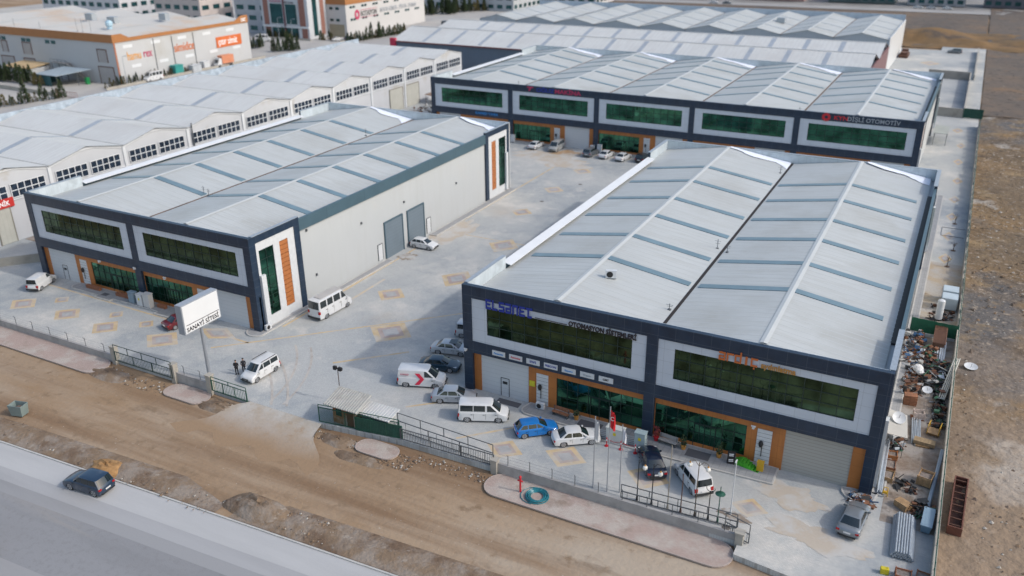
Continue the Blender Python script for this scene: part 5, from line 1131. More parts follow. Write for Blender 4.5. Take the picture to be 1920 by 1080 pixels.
# ------------------------------------------------------------------ small things in front of the warehouses
def cabinet(x, y, w_, d_, h_, label, m=white_s, rz=0, badge=None, z=.14, cat='cabinet'):
    t_ = thing('electrical_cabinet', label, cat, (x, y, z), rz)
    MB().box(-w_/2, -d_/2, .08, w_/2, d_/2, h_-.08).box(-w_/2-.05, -d_/2-.05, h_-.08, w_/2+.05, d_/2+.05, h_).box(-w_/2+.04, -d_/2+.04, 0, w_/2-.04, d_/2-.04, .08).build('casing', m, t_)
    for s_ in (-1, 1): MB().box(s_*w_*.25-w_*.21, -d_/2-.02, .16, s_*w_*.25+w_*.21, -d_/2-.001, h_-.16).build('door', m, t_)
    if badge: MB().box(-.14, -d_/2-.03, h_*.5, .14, -d_/2-.021, h_*.5+.3).build('badge', mat('badge_yellow', (.6, .5, .02), .5), t_)
cabinet(-49.2, -.9, 1.0, .6, 1.5, 'blue-grey cabinet, leftmost of three at the middle pier of the left warehouse', mat('cab_blue', (.20, .27, .33), .5))
cabinet(-47.5, -1.0, 1.0, .7, 1.6, 'pale cabinet with a yellow mark, middle of three at the left warehouse', white_s, badge=True)
cabinet(-46.2, -1.0, 1.1, .7, 1.9, 'tall white fan unit, rightmost of three at the middle pier of the left warehouse', mat('fan_unit_grey', (.5, .5, .5), .5))
cabinet(17.8, -2.2, 1.7, .7, 1.5, 'wide pale cabinet with yellow stickers on the ramp by the railing', mat('cab_pale', (.50, .52, .50), .5), badge=True)
cabinet(20.2, -2.0, 1.0, .7, 1.6, 'grey-green cabinet with a yellow badge at the middle pier', mat('cab_greygreen', (.30, .38, .40), .5), badge=True)
cabinet(-43.4, 94.0, .9, .6, 1.5, 'pale cabinet at the second bay of the five-bay warehouse'); cabinet(-23.2, 93.9, .9, .6, 1.6, 'pale cabinet between the dark grey car and the shop windows of the third bay'); cabinet(-24.9, 94.2, .8, .6, 1.2, 'low pale cabinet behind the dark grey car at the back')
def ac_unit(x, y, z, label, rz=0, par=None, s_=1):
    t_ = thing('air_conditioner', label, 'air conditioner', (x, y, z), rz); MB().box(-.45, -.17, .06, .45, .17, .72).build('casing', white_s, t_, bevel=.02); MB().cyl((-.1, -.172, .39), (-.1, -.19, .39), .26, n=14).build('fan_grille', black, t_)
    MB().box(-.4, -.15, 0, -.3, .15, .06).box(.3, -.15, 0, .4, .15, .06).build('feet', dgrey_s, t_); t_.scale = (s_, s_, s_)
ac_unit(9.0, -.35, .142, 'white air conditioner on the plinth below the white pillar'); ac_unit(-28.0, .9, .142, 'small grey air conditioner at the corner pier of the left warehouse', R(90)) 
ac_unit(12.6, 8.6, 11.72, 'air conditioner lying on the first ridge of the nearest roof', R(20), s_=1.25); ac_unit(41.4, 9.2, .16, 'white air conditioner in the junk yard beside the nearest warehouse', R(40), s_=1.5)
def bench(x, y, rz, label, m):
    t_ = thing('bench', label, 'bench', (x, y, .14), rz)
    for n_, q in (('seat', (-.9, -.25, .40, .9, .2, .45)), ('backrest', (-.9, .2, .55, .9, .25, .95))): MB().box(*q).build(n_, m, t_)
    for s_ in (-1, 1): MB().box(s_*.8-.03, -.22, 0, s_*.8+.03, .24, .4).box(s_*.8-.03, .18, .4, s_*.8+.03, .25, .9).build('leg', dgrey_s, t_)
bench(11.4, -.7, R(-6), 'reddish brown bench under the left shop window of the nearest warehouse', wood_r); bench(22.4, -.6, R(-6), 'pale grey bench under the right shop window of the nearest warehouse', mat('bench_grey', (.30, .29, .28), .8))
def pot(x, y, h, label, pm, fm=None):
    t_ = thing('potted_plant', label, 'plant', (x, y, .14)); MB().cyl((0, 0, 0), (0, 0, .42), .2, .27, n=10).build('pot', pm, t_)
    rnd = random.Random(int(x*10)); b = MB()
    for _ in range(70):
        p = Vector((rnd.gauss(0, .16), rnd.gauss(0, .16), .45+rnd.random()*h)); d = Vector((rnd.gauss(0, 1), rnd.gauss(0, 1), rnd.gauss(0, .6))).normalized()*.13; e = d.orthogonal().normalized()*.06; b.face([tuple(p-d), tuple(p+e), tuple(p+d), tuple(p-e)])
    b.build('foliage', fm or leafm[0], t_); MB().cyl((0, 0, .4), (0, 0, .5+h*.6), .03, n=4).build('stem', bark, t_)
pot(13.0, -.5, .5, 'small potted plant right of the brown bench', T_['gold']); pot(23.9, -.6, .8, 'potted plant in an ochre pot right of the pale bench', T_['gold']); pot(27.2, -.4, 1.0, 'tall potted plant at the right end of the shop window', T_['gold']); pot(21.2, -.4, 1.1, 'dark red potted plant left of the pale bench', T_['red'], mat('leaf_red', (.16, .02, .02), .8))
bd = thing('a_board', 'black pavement board with white sketches right of the shop window', 'board', (28.4, -.75, .14), R(8))
MB().hexa([(-.35, -.25, 0), (.35, -.25, 0), (.35, -.21, 0), (-.35, -.21, 0)], [(-.35, -.04, 1.25), (.35, -.04, 1.25), (.35, 0, 1.25), (-.35, 0, 1.25)]).build('front_board', black, bd)
MB().hexa([(-.35, .25, 0), (.35, .25, 0), (.35, .21, 0), (-.35, .21, 0)], [(-.35, .04, 1.25), (.35, .04, 1.25), (.35, .005, 1.25), (-.35, .005, 1.25)]).build('rear_board', black, bd)
b = MB()
for z in (.95, .8, .42, .28): b.bar((-.2, -.27+z*.168, z), (.2, -.27+z*.168, z+.06), .03, .07)
b.build('writing', T_['white'], bd)
gp = thing('turf_pile', 'heap of bright green artificial turf before the white pillar', 'turf', (29.7, -.55, .14), R(-10))
b = MB(); rnd = random.Random(9)
for k in range(9):
    x = -1.1+k*.26; z = .18+.28*math.sin(k*.6); b.hexa([(x, -.4, 0), (x+.36, -.45, 0), (x+.34, .4, 0), (x-.05, .35, 0)], [(x+.1, -.32, z), (x+.3, -.3, z+.1), (x+.3, .25, z+.22), (x+.05, .3, z+.12)])
b.build('turf', mat('turf_green', (.06, .33, .02), .9, var=.3, scale=3), gp)
o = MB().box(-.28, -.2, 0, .28, .2, .85).box(-.31, -.23, .85, .31, .23, .93).box(-.1, -.25, .3, .1, -.2, .6).build('yellow_box', mat('box_yellow', (.55, .33, .02), .5), loc=(31.0, -.7, .14)); tag(o, 'yellow box at the foot of the white pillar beside the green turf', 'box')
o = MB().box(-.3, -.02, 0, .3, .02, .62).box(-.2, -.035, .1, .2, -.02, .5).build('notice_plate', mat('notice_yellow', (.55, .5, .03), .5, var=.1), loc=(7.75, .3, 2.1)); tag(o, 'yellow and green notice beside the white pillar of the left bay', 'notice')
for k, (x, y) in enumerate(((17.3, -3.2), (18.7, -3.15), (20.1, -3.1))):
    t_ = thing('barrier_post', ['left red and white barrier post before the pale cabinet', 'middle red and white barrier post before the cabinets', 'right red and white barrier post before the grey-green cabinet'][k], 'barrier post', (x, y, 0), 0, 'barrier posts before the cabinets')
    MB().cyl((0, 0, 0), (0, 0, .06), .2, n=10).cyl((0, 0, .06), (0, 0, .95), .05, n=7).build('post', T_['red'], t_); MB().cyl((0, 0, .6), (0, 0, .75), .056, n=7).build('band', T_['white'], t_)
o = MB().tube([(17.3, -3.2, .8), (18.0, -3.19, .62), (18.7, -3.15, .8), (19.4, -3.14, .62), (20.1, -3.1, .8)], .02, n=4).build('barrier_chain', T_['red']); tag(o, 'red chain slung between the three barrier posts', 'chain')
for (x, y) in ((30.3, -9.6), (-20, 60), (-18, 72)): struct(MB().cyl((x, y, 0), (x, y, .012), .35, n=16).build('manhole_cover', mat('iron_cover', (.12, .11, .10), .7)))
def planter(x, y, L, label): 
    o = MB().box(-L/2, -.2, 0, L/2, .2, .38).box(-L/2-.03, -.23, .38, L/2+.03, .23, .44).build('planter', mat('planter_brown', (.25, .10, .05), .7, var=.15), loc=(x, y, .142)); tag(o, label, 'planter')
planter(-57.5, .05-.4, 2.6, 'brown planter box left of the left glass entrance, left warehouse'); planter(-51.7, -.35, 2.6, 'brown planter box right of the left glass entrance, left warehouse'); planter(-44.5, -.45, 1.4, 'short brown planter box beside the tall white fan unit')
def cam_box(x, z, label, y=-.2): o = MB().box(-.1, -.1, 0, .1, .17, .22).box(-.2, -.06, .2, .2, .06, .3).build('wall_camera', white_s, loc=(x, y, z)); tag(o, label, 'camera')
cam_box(29.9, 3.9, 'small white camera box above the right shop window'); cam_box(-55.4, 4.3, 'small white camera over the left shop window of the left warehouse'); cam_box(-48.6, 4.6, 'small white camera on the middle pier of the left warehouse', -.3); cam_box(-43.4, 4.2, 'small white camera over the right shop window of the left warehouse'); cam_box(.3, 4.6, 'white camera on the left corner pier of the nearest warehouse')
# roof clutter
def antenna(x, y, z, h, label):
    b = MB(); b.cyl((0, 0, 0), (0, 0, h), .035, n=5); b.cyl((-.35, 0, h*.8), (.35, 0, h*.8), .02, n=4); b.cyl((-.25, 0, h*.55), (.25, .1, h*.55), .02, n=4); b.box(-.15, -.15, 0, .15, .15, .12)
    tag(b.build('roof_antenna', dgrey_s, loc=(x, y, z)), label, 'antenna')
antenna(19.4, 24.3, 10.6, 1.2, 'thin antenna beside the black valley gutter, midway along the nearest roof'); antenna(20.7, 23.6, 10.6, 1., 'thin antenna right of the black valley gutter on the nearest roof'); antenna(19.6, 6.3, 10.6, .7, 'low antenna near the front end of the black valley gutter')
antenna(-49.4, 13.5, 10.6, 1.1, 'left of two thin pipes by the brown valley gutter of the left warehouse'); antenna(-48.2, 13.2, 10.6, 1.0, 'right of two thin pipes by the brown valley gutter of the left warehouse'); antenna(-48.9, 50, 10.6, 1.3, 'thin antenna near the back end of the left warehouse roof'); antenna(19.5, 58, 10.6, 1.1, 'thin antenna at the back end of the black valley gutter'); antenna(-45.0, 100, 10.7, 1.3, 'thin antenna on the first valley of the five-bay roof'); antenna(14.6, 98.5, 10.7, 1.3, 'thin antenna on the fourth valley of the five-bay roof')
for k, (x, y, h) in enumerate(((-228, 108, 3.5), (-214, 107, 3.2), (-205, 113, 4), (-202.5, 113, 4), (-196, 111, 4.5))): antenna(x, y, 12.6, h, ['dark chimney on the bakery roof, leftmost', 'dark chimney on the bakery roof, second from left', 'left of a close pair of thin poles on the bakery roof', 'right of a close pair of thin poles on the bakery roof', 'thin pole right of the blue dome on the bakery roof'][k])
o = MB().sphere((0, 0, 1.2), 1.2, n=10).cyl((0, 0, -.4), (0, 0, .6), .8, n=8).build('roof_tank', mat('dome_blue', (.35, .5, .6), .4), loc=(-201.5, 122, 12.8)); tag(o, 'pale blue round tank on the bakery roof', 'tank')
# ------------------------------------------------------------------ people
def person(x, y, deg, label, coat, legs, hair=(.02, .015, .012), lean=0):
    t_ = thing('person', label, 'person', (x, y, 0), R(deg))
    V = [(0, 0, .95), (0, .01, 1.15), (0, .0, 1.38), (0, .0, 1.50), (0, .03, 1.62), (0, .03, 1.74),
         (-.10, 0, .90), (-.11, .02, .50), (-.11, -.02, .09), (-.12, .13, .04), (.10, 0, .90), (.12, .02, .50), (.13, -.02, .09), (.14, .13, .04),
         (-.19, 0, 1.43), (-.25, -.02, 1.16), (-.21, .18, 1.02), (-.18, .24, 1.0), (.19, 0, 1.43), (.25, -.02, 1.16), (.20, .20, 1.04), (.17, .26, 1.03)]
    Rr = [.14, .135, .15, .055, .09, .085, .09, .065, .045, .035, .09, .065, .045, .035, .06, .045, .035, .035, .06, .045, .035, .035]
    E_ = [(0, 1), (1, 2), (2, 3), (3, 4), (4, 5), (0, 6), (6, 7), (7, 8), (8, 9), (0, 10), (10, 11), (11, 12), (12, 13), (2, 14), (14, 15), (15, 16), (16, 17), (2, 18), (18, 19), (19, 20), (20, 21)]
    def skin(name, m, keep, grow, par):
        idx = sorted({i for e in E_ if e in keep for i in e}); mp = {i: k for k, i in enumerate(idx)}
        me = bpy.data.meshes.new(name); me.from_pydata([V[i] for i in idx], [(mp[a], mp[c]) for a, c in E_ if (a, c) in keep], [])
        o = bpy.data.objects.new(name, me); C.objects.link(o); md = o.modifiers.new('s', 'SKIN')
        for k, i in enumerate(idx): me.skin_vertices[0].data[k].radius = (Rr[i]*grow, Rr[i]*grow*(.8 if i in (0, 1, 2) else 1)); me.skin_vertices[0].data[k].use_root = (k == 0)
        sb = o.modifiers.new('b', 'SUBSURF'); sb.levels = 1; sb.render_levels = 1
        dg = bpy.context.evaluated_depsgraph_get(); bpy.context.view_layer.update()
        m2 = bpy.data.meshes.new_from_object(o.evaluated_get(bpy.context.evaluated_depsgraph_get())); bpy.data.objects.remove(o)
        for p in m2.polygons: p.use_smooth = True
        m2.materials.clear(); m2.materials.append(m); q = bpy.data.objects.new(name, m2); C.objects.link(q); q.parent = par; return q
    sk = mat('skin', (.42, .24, .17), .6)
    bo = skin('body', coat, E_, 1, t_); bo.data.materials.append(sk)
    for p in bo.data.polygons:
        c_ = p.center
        if c_.z > 1.54 or (c_.y > .15 and c_.z > .8): p.material_index = 1
    skin('jacket', coat, [(0, 1), (1, 2), (2, 14), (14, 15), (15, 16), (2, 18), (18, 19), (19, 20), (0, 6), (0, 10)], 1.3, t_)
    skin('trousers', legs, [(0, 6), (6, 7), (7, 8), (0, 10), (10, 11), (11, 12)], 1.2, t_)
    MB().sphere((0, .015, 1.74), .108, n=10, sz=.9).build('hair', mat('hair', hair, .7), t_)
    MB().box(-.02, .12, 1.66, .02, .15, 1.70).build('nose', sk, t_)
    for s_ in (-1, 1): MB().box(s_*.125-.05, -.08, 0, s_*.125+.05, .19, .09).build('shoe', black, t_, bevel=.02)
blk = mat('cloth_black', (.012, .012, .015), .9); ch = mat('cloth_charcoal', (.025, .026, .032), .9)
person(-23.7, -8.8, 30, 'person in a black jacket standing nearest the billboard pole, beside the people carrier', blk, blk)
person(-23.3, -8.1, 215, 'person in dark clothes facing the other one beside the people carrier', ch, blk)

struct(MB().face([(41.25, -3, .003), (45.36, -3, .003), (45.36, 34.4, .003), (41.25, 34.4, .003)]).build('junk_yard_floor', ground_mat('stained_paving', [((.24, .19, .15), .35, .45, .6), ((.13, .10, .08), .6, .56, .68), ((.42, .38, .34), .25, .6, .75)], (.36, .33, .30), .3, 4., brick=2.2)))
struct(MB().face([(41.25, 36, .003), (45.36, 36, .003), (45.36, 60, .003), (41.25, 60, .003)]).build('side_lot_floor', ground_mat('dusty_paving', [((.42, .35, .26), .25, .45, .6), ((.22, .16, .11), .4, .62, .72)], (.42, .40, .37), .3, 4., brick=2.2)))
# ------------------------------------------------------------------ junk yard right of the nearest warehouse
def put(name, label, cat, b, m, x, y, z=0.003, rz=0, bevel=0): return tag(b.build(name, m, loc=(x, y, z), rz=R(rz), bevel=bevel), label, cat)
def pallet(x, y, z, rz, label, m=wood, group='wooden pallets in the junk yard', box=0):
    t_ = thing('pallet', label, 'pallet', (x, y, z), R(rz), group)
    b = MB()
    for k in range(7): b.box(-.6, -.4+k*.117, .12, .6, -.4+k*.117+.09, .145)
    b.build('deck', m, t_); b = MB()
    for y_ in (-.38, -.05, .28): b.box(-.6, y_, 0, .6, y_+.1, .12)
    b.build('runner', m, t_); return t_
for k in range(4): pallet(42.8, -.35, .002+k*.15, -38+k*2, ['pale pallet, lowest of the stack behind the silver grey saloon', 'pale pallet, second from below in the stack behind the silver grey saloon', 'pale pallet, third from below in the stack behind the silver grey saloon', 'pale pallet on top of the stack behind the silver grey saloon'][k])
for k in range(7): pallet(41.9, 17.6, .002+k*.16, 6+k*3 % 7, 'dark pallet number %s from the ground in the tall stack beside the navy roof corner' % ['one', 'two', 'three', 'four', 'five', 'six', 'seven'][k], wood_r)
pallet(42.8, 15.0, .002, 10, 'orange-brown pallet with boxes below the tall pallet stack', wood_r); pallet(44.4, 12.8, .002, -8, 'pallet under the yellow trolley near the field wall')
pallet(43.6, 10.2, .002, 4, 'pallet under the plank pile near the field wall'); pallet(44.2, 4.0, .002, -10, 'pallet under the big wooden box near the field wall')
def crate(x, y, w_, d_, h_, rz, label, m=wood, z=.15):
    t_ = thing('wooden_crate', label, 'crate', (x, y, z), R(rz)); b = MB(); n = max(2, int(h_/.14))
    for k in range(n):
        z0 = k*h_/n; z1 = z0+h_/n*.8
        b.box(-w_/2, -d_/2, z0, w_/2, -d_/2+.03, z1).box(-w_/2, d_/2-.03, z0, w_/2, d_/2, z1).box(-w_/2, -d_/2+.03, z0, -w_/2+.03, d_/2-.03, z1).box(w_/2-.03, -d_/2+.03, z0, w_/2, d_/2-.03, z1)
    b.build('slats', m, t_); MB().box(-w_/2+.05, -d_/2+.05, 0, w_/2-.05, d_/2-.05, h_*.7).build('contents', mat('crate_filling', (.20, .17, .15), .9, var=.4, scale=5), t_)
    b = MB()
    for sx in (-1, 1):
        for sy in (-1, 1): b.box(sx*w_/2-.04, sy*d_/2-.04, 0, sx*w_/2+.04, sy*d_/2+.04, h_+.02)
    b.build('corner_post', m, t_)
crate(44.2, 4.0, 1.1, 1.3, .9, -10, 'big wooden box full of parts on a pallet near the field wall'); crate(41.3, 6.9, .8, .9, .5, 5, 'orange wooden crate, topmost beside the nearest warehouse wall', mat('orange_crate', (.42, .17, .06), .8, var=.2, scale=3), .004)
crate(41.3, 5.2, .8, 1.4, .45, 3, 'long reddish crate below the orange crate at the wall', wood_r, .004); crate(41.3, 3.4, .8, 1.3, .5, -4, 'pale wooden crate at the wall above the corner plinth', wood, .004)
crate(42.9, 15, .9, .8, .7, 12, 'white sack filled box on the orange-brown pallet', mat('sack_white', (.55, .45, .40), .9, var=.3, scale=5))
crate(43.6, -9.3, 1.1, .9, .6, 4, 'rust orange box at the bottom edge beside the pipe bundle', mat('box_orange', (.34, .12, .05), .7, var=.2), .004); crate(44.9, -9.0, .9, 1, .6, -5, 'dark orange box at the bottom right corner by the wall', wood_r, .004)
b = MB(); [b.box(-.9, -.35+.14*(k % 6), .16+.09*(k//6), .95, -.35+.14*(k % 6)+.11, .24+.09*(k//6)) for k in range(24)]
put('plank_pile', 'pile of pale planks on a pallet near the field wall', 'planks', b, mat('plank_ochre', (.33, .24, .14), .8, var=.3, scale=4), 43.7, 10.3, rz=-4)
def rods(name, label, x, y, z, rz, n, L, r, m, seed=1, spread=.9, tilt=.0, layers=1, jit=.08):
    b = MB(); rnd = random.Random(seed)
    for l_ in range(layers):
        for k in range(n-l_):
            x_ = (k-(n-l_-1)/2)*spread/n; j = rnd.uniform(-jit, jit); b.cyl((x_+rnd.uniform(-jit, jit)*.5, -L/2+j*3, r+l_*r*1.75), (x_+rnd.uniform(-jit, jit)*.5, L/2+j*3, r+l_*r*1.75+tilt), r, n=8)
    return tag(b.build(name, m, loc=(x, y, z), rz=R(rz)), label, 'pipes')
rods('pipe_bundle', 'long bundle of galvanised pipes lying at the bottom right', 43.2, -4.6, .1, 2, 9, 5.2, .085, galv, 2, 1.75, 0, 4, .02)
rods('pipe_bundle', 'white-blue pipes lying below the brown corrugated sheets', 44.0, 30.8, .02, 0, 5, 4.4, .1, mat('pipe_white', (.5, .55, .6), .4), 4, 1.2, .3)
rods('pipe_bundle', 'loose steel tubes standing between crates in the middle of the junk yard', 42.9, 12.2, .02, 4, 6, 4.4, .06, galv, 5, .9, .2)
rods('pipe_bundle', 'long steel tubes leaning along the inner side of the field wall', 44.95, 4.4, .1, -4, 4, 9., .07, mat('tube_blue', (.25, .33, .42), .4, .3), 6, .3, .5, 2)
rods('pipe_bundle', 'pale tubes leaning on the field wall beside the black scrap', 45.2, 23.3, .3, -7, 4, 8., .07, mat('tube_pale', (.42, .42, .38), .5), 7, .7, 1.1)
rods('pipe_bundle', 'dark tubes standing along the warehouse side wall behind the corner', 40.75, 4.2, .15, 1, 5, 7., .06, galv, 8, .4, 1.0)
b = MB(); [b.hexa([(k*.11, 0, .9), (k*.11+.07, 0, .9), (k*.11+.07, 4.3, 1.3), (k*.11, 4.3, 1.3)], [(k*.11+.02, 0, 1.), (k*.11+.05, 0, 1.), (k*.11+.05, 4.3, 1.4), (k*.11+.02, 4.3, 1.4)]) for k in range(12)]
b.hexa([(-.02, 0, .86), (1.32, 0, .86), (1.32, 4.3, 1.26), (-.02, 4.3, 1.26)], [(-.02, 0, .9), (1.32, 0, .9), (1.32, 4.3, 1.3), (-.02, 4.3, 1.3)]).box(0, .2, 0, 1.2, .5, .86).box(0, 3.7, 0, 1.2, 4., 1.2)
put('sheet_stack', 'stack of brown corrugated sheets laid across the green fence', 'sheets', b, mat('sheet_brown', (.19, .10, .065), .7, var=.2), 43.1, 31.2)
t_ = thing('water_tank', 'white upright cylindrical tank standing just behind the green fence', 'tank', (43.3, 39.8, 0)); MB().cyl((0, 0, .25), (0, 0, 2.6), .42, n=16).sphere((0, 0, 2.6), .42, n=14, sz=.4).build('tank', white_s, t_, smooth=True)
b = MB(); [b.cyl((.3*math.cos(a), .3*math.sin(a), 0), (.3*math.cos(a), .3*math.sin(a), .3), .04, n=4) for a in (0, 2.1, 4.2)]; b.build('leg', dgrey_s, t_)
for k, y_ in enumerate((43.9, 46.4)):
    t_ = thing('metal_cabinet', ['large pale blue steel box by the field wall, nearer of two', 'large pale blue steel box by the field wall, farther of two'][k], 'cabinet', (44.2, y_, 0), 0, 'steel boxes by the field wall'); MB().box(-.9, -1., .25, .9, 1., 1.75).build('casing', mat('box_paleblue', (.46, .53, .57), .4, .2, var=.08), t_, bevel=.04)
    b = MB(); [b.box(sx*.7-.06, sy*.8-.06, 0, sx*.7+.06, sy*.8+.06, .26) for sx in (-1, 1) for sy in (-1, 1)]; b.build('leg', dgrey_s, t_); MB().box(-.92, -.8, .5, -.9, .8, 1.5).build('door', galv, t_)
cv_ = thing('canopy', 'tilted white sheet canopy beside the navy corner of the nearest warehouse', 'canopy', (41.2, 8.6, 0), R(4)); MB().hexa([(-.8, -1.9, 2.5), (.9, -1.7, 2.3), (.8, 2., 2.5), (-.8, 2.1, 2.8)], [(-.8, -1.9, 2.55), (.9, -1.7, 2.35), (.8, 2., 2.55), (-.8, 2.1, 2.85)]).build('sheet', mat('sheet_cream', (.42, .41, .38), .7), cv_)
b = MB(); [b.cyl((sx, sy, 0), (sx, sy, 2.4), .03, n=4) for sx in (-.7, .7) for sy in (-1.5, 1.7)]; b.build('post', dgrey_s, cv_)
def dish(x, y, z, r_, label, rz=0, tilt=40):
    t_ = thing('satellite_dish', label, 'satellite dish', (x, y, z), R(rz)); b = MB(); rows = []
    for i in range(5): rr = r_*i/4; rows.append([b.vert((rr*math.cos(a), rr*math.sin(a), .22*(rr/r_)**2*r_)) for a in [2*math.pi*j/16 for j in range(16)]])
    for p, q in zip(rows, rows[1:]):
        for j in range(16): b.idx((p[j], q[j], q[(j+1) % 16], p[(j+1) % 16]))
    o = b.build('dish', white_s, t_, smooth=True); o.rotation_euler = (R(tilt), 0, 0); MB().cyl((0, 0, 0), (0, -.3*r_, r_*.8), .02, n=4).build('feed_arm', dgrey_s, t_)
dish(41.2, 9.2, 2.9, .6, 'white satellite dish on the canopy at the corner of the nearest warehouse', 20); dish(47.2, 28.8, -.05, .7, 'white dish lying on the field beside the wall', 10, 8); dish(43.3, 20.6, .35, .5, 'small wire wheel shaped dish by the black scrap', 0, 20)
# scrap: machines and heaps
SC = [mat('scrap_black', (.015, .016, .018), .6, var=.3), rust, mat('scrap_white', (.36, .36, .35), .6, var=.1), mat('scrap_blue', (.02, .07, .16), .5), mat('scrap_brown', (.16, .07, .035), .7, var=.2), galv, mat('scrap_green', (.04, .12, .07), .6)]
def scrap(x, y, w_, d_, h_, n, label, mix_, seed, bag=0):
    rnd = random.Random(seed); b = MB()
    for k in range(int(n*1.7)):
        m_ = rnd.choice(mix_+[0, 4]); p = Vector((rnd.uniform(-w_, w_)/2, rnd.uniform(-d_, d_)/2, rnd.uniform(0, h_)*rnd.random()+.05)); ty = rnd.random(); d = Vector((rnd.gauss(0, 1), rnd.gauss(0, 1), rnd.gauss(0, .35))).normalized(); s_ = rnd.uniform(.25, .8)
        if ty < .45: b.bar(tuple(p-d*s_), tuple(p+d*s_), rnd.uniform(.04, .12), rnd.uniform(.04, .1), m_)
        elif ty < .65: b.bar(tuple(p-d*s_*.5), tuple(p+d*s_*.5), rnd.uniform(.3, .7), .04, m_)
        elif ty < .85: b.bar(tuple(p-d*.2), tuple(p+d*.2), rnd.uniform(.2, .5), rnd.uniform(.2, .4), m_)
        else: b.cyl(tuple(p-d*s_*.3), tuple(p+d*s_*.3), rnd.uniform(.08, .22), n=8, m=m_)
    o = b.build('scrap_heap', SC, loc=(x, y, .02)); o['kind'] = 'stuff'; tag(o, label, 'scrap')
scrap(41.3, 30.5, 2., 8., 1., 90, 'heap of white, red and blue scrap along the warehouse wall below the green fence', [1, 2, 2, 3, 4, 0, 5], 1)
scrap(43.9, 24.6, 2.2, 7, .9, 90, 'heap of black machine scrap beside the field wall', [0, 0, 0, 5, 2, 1, 6], 2)
scrap(41.8, 22.3, 1.8, 6, .9, 60, 'brown scrap wood and white bags along the warehouse wall', [4, 4, 1, 2, 0, 5], 3)
scrap(42.9, 29, 1.6, 4, .6, 45, 'dark loose scrap in the middle below the pipes', [0, 1, 4, 6, 5], 4)
scrap(44.6, 17.5, 1., 8, .8, 60, 'narrow band of black scrap along the field wall by the yellow trolley', [0, 0, 1, 5, 6], 5)
scrap(41.4, 9.5, 1.2, 3, 1., 36, 'scrap and tools under the white canopy', [0, 5, 2, 6, 4], 6)
scrap(39.6, -1.1, 1.8, 1, .35, 40, 'small clutter of tins and boards on the rounded corner plinth', [2, 4, 5, 3, 1], 7)
scrap(44.3, -.4, 1.4, 2.2, .8, 50, 'black wire and twigs at the foot of the long leaning tubes', [0, 0, 6, 1], 8)
scrap(42.8, 2.8, 1.6, 1.6, .3, 14, 'a few small dark parts standing on the paving of the junk yard', [0, 1], 9)
scrap(43.6, 41.5, 2.4, 5, .15, 26, 'loose sticks and boards around the white tank', [4, 1, 0], 10)
bg_ = MB().sphere((0, 0, .45), .55, n=10, sz=.8).sphere((.2, -.5, .35), .42, n=8, sz=.8); put('sack', 'white bulging sack on the brown scrap by the warehouse wall', 'sack', bg_, mat('sack_cloth', (.60, .60, .60), .9), 42.1, 24.2, .4)
bg_ = MB().sphere((0, 0, .5), .6, n=10, sz=.85).box(-.2, -.2, .9, .2, .2, 1.05); put('sack', 'white and blue big bag beside the red-signed workshop door', 'sack', bg_, mat('sack_blue', (.45, .48, .58), .9, var=.3, scale=3), -79.6, 8.2, .02)
t_ = thing('trolley', 'yellow trolley with rails near the field wall', 'trolley', (44.4, 12.8, .16), R(-8)); MB().box(-.5, -.6, .1, .5, .6, .16).build('deck', wood, t_); b = MB(); [b.tube([(sx, -.6, .1), (sx, -.6, .9), (sx, .6, .9), (sx, .6, .1)], .035, n=5) for sx in (-.5, .5)]; b.build('rail', mat('trolley_yellow', (.55, .33, .03), .5), t_)
b = MB(); b.tube([(-.2, 0, 0), (-.15, 0, .9), (.15, 0, .9), (.2, 0, 0)], .04, n=5); b.box(-.2, -.1, .3, .2, .1, .5); put('trestle', 'small yellow-orange trestle beside the pale pallet stack', 'trestle', b, mat('trestle_yellow', (.6, .35, .02), .5), 41.3, .6)
t_ = thing('skip_container', 'blue-grey narrow container at the bottom right beside the field wall', 'container', (44.75, -2.0, 0), R(-3)); MB().hexa([(-.32, -1.1, .1), (.32, -1.1, .1), (.32, 1.1, .1), (-.32, 1.1, .1)], [(-.4, -1.3, .85), (.4, -1.3, .85), (.4, 1.3, .85), (-.4, 1.3, .85)]).build('body', mat('cont_blue', (.16, .25, .33), .5), t_); MB().box(-.43, -1.33, .85, .43, 1.33, .92).build('lid', mat('cont_lid', (.22, .31, .38), .4), t_)
t_ = thing('rust_frame', 'dark rust coloured steel trough frame lying on the field outside the wall', 'steel frame', (46.9, 1.9, -.25), R(-2))
MB().box(-.55, -3.8, 0, -.45, 3.8, .8).box(.45, -3.8, 0, .55, 3.8, .8).box(-.45, -3.8, 0, .45, -3.7, .8).box(-.45, 3.7, 0, .45, 3.8, .8).build('side', mat('rust_red', (.12, .045, .03), .8, var=.3, scale=2), t_)
b = MB(); [b.box(-.45, -3.4+k*.95, .62, .45, -3.4+k*.95+.1, .72) for k in range(8)]; b.build('cross_bar', rust, t_); MB().box(-.45, -3.7, .02, .45, 3.7, .06).build('floor', rust, t_)
for k in range(2): put('tyre_track', '', '', MB().box(0, 0, 0, .35, 12, .02), mat('rut_soil', (.16, .09, .055), .95, var=.3, scale=2), 48.6+k*1.9, -14, -.24, -1+k) if False else None
put('yellow_can', 'yellow canister at the bottom edge behind the pipe bundle', 'canister', MB().box(-.3, -.2, 0, .3, .2, .5).cyl((.15, 0, .5), (.15, 0, .6), .06, n=6), mat('can_yellow', (.55, .45, .02), .5), 42.3, -9.3, 0, 10, .03)
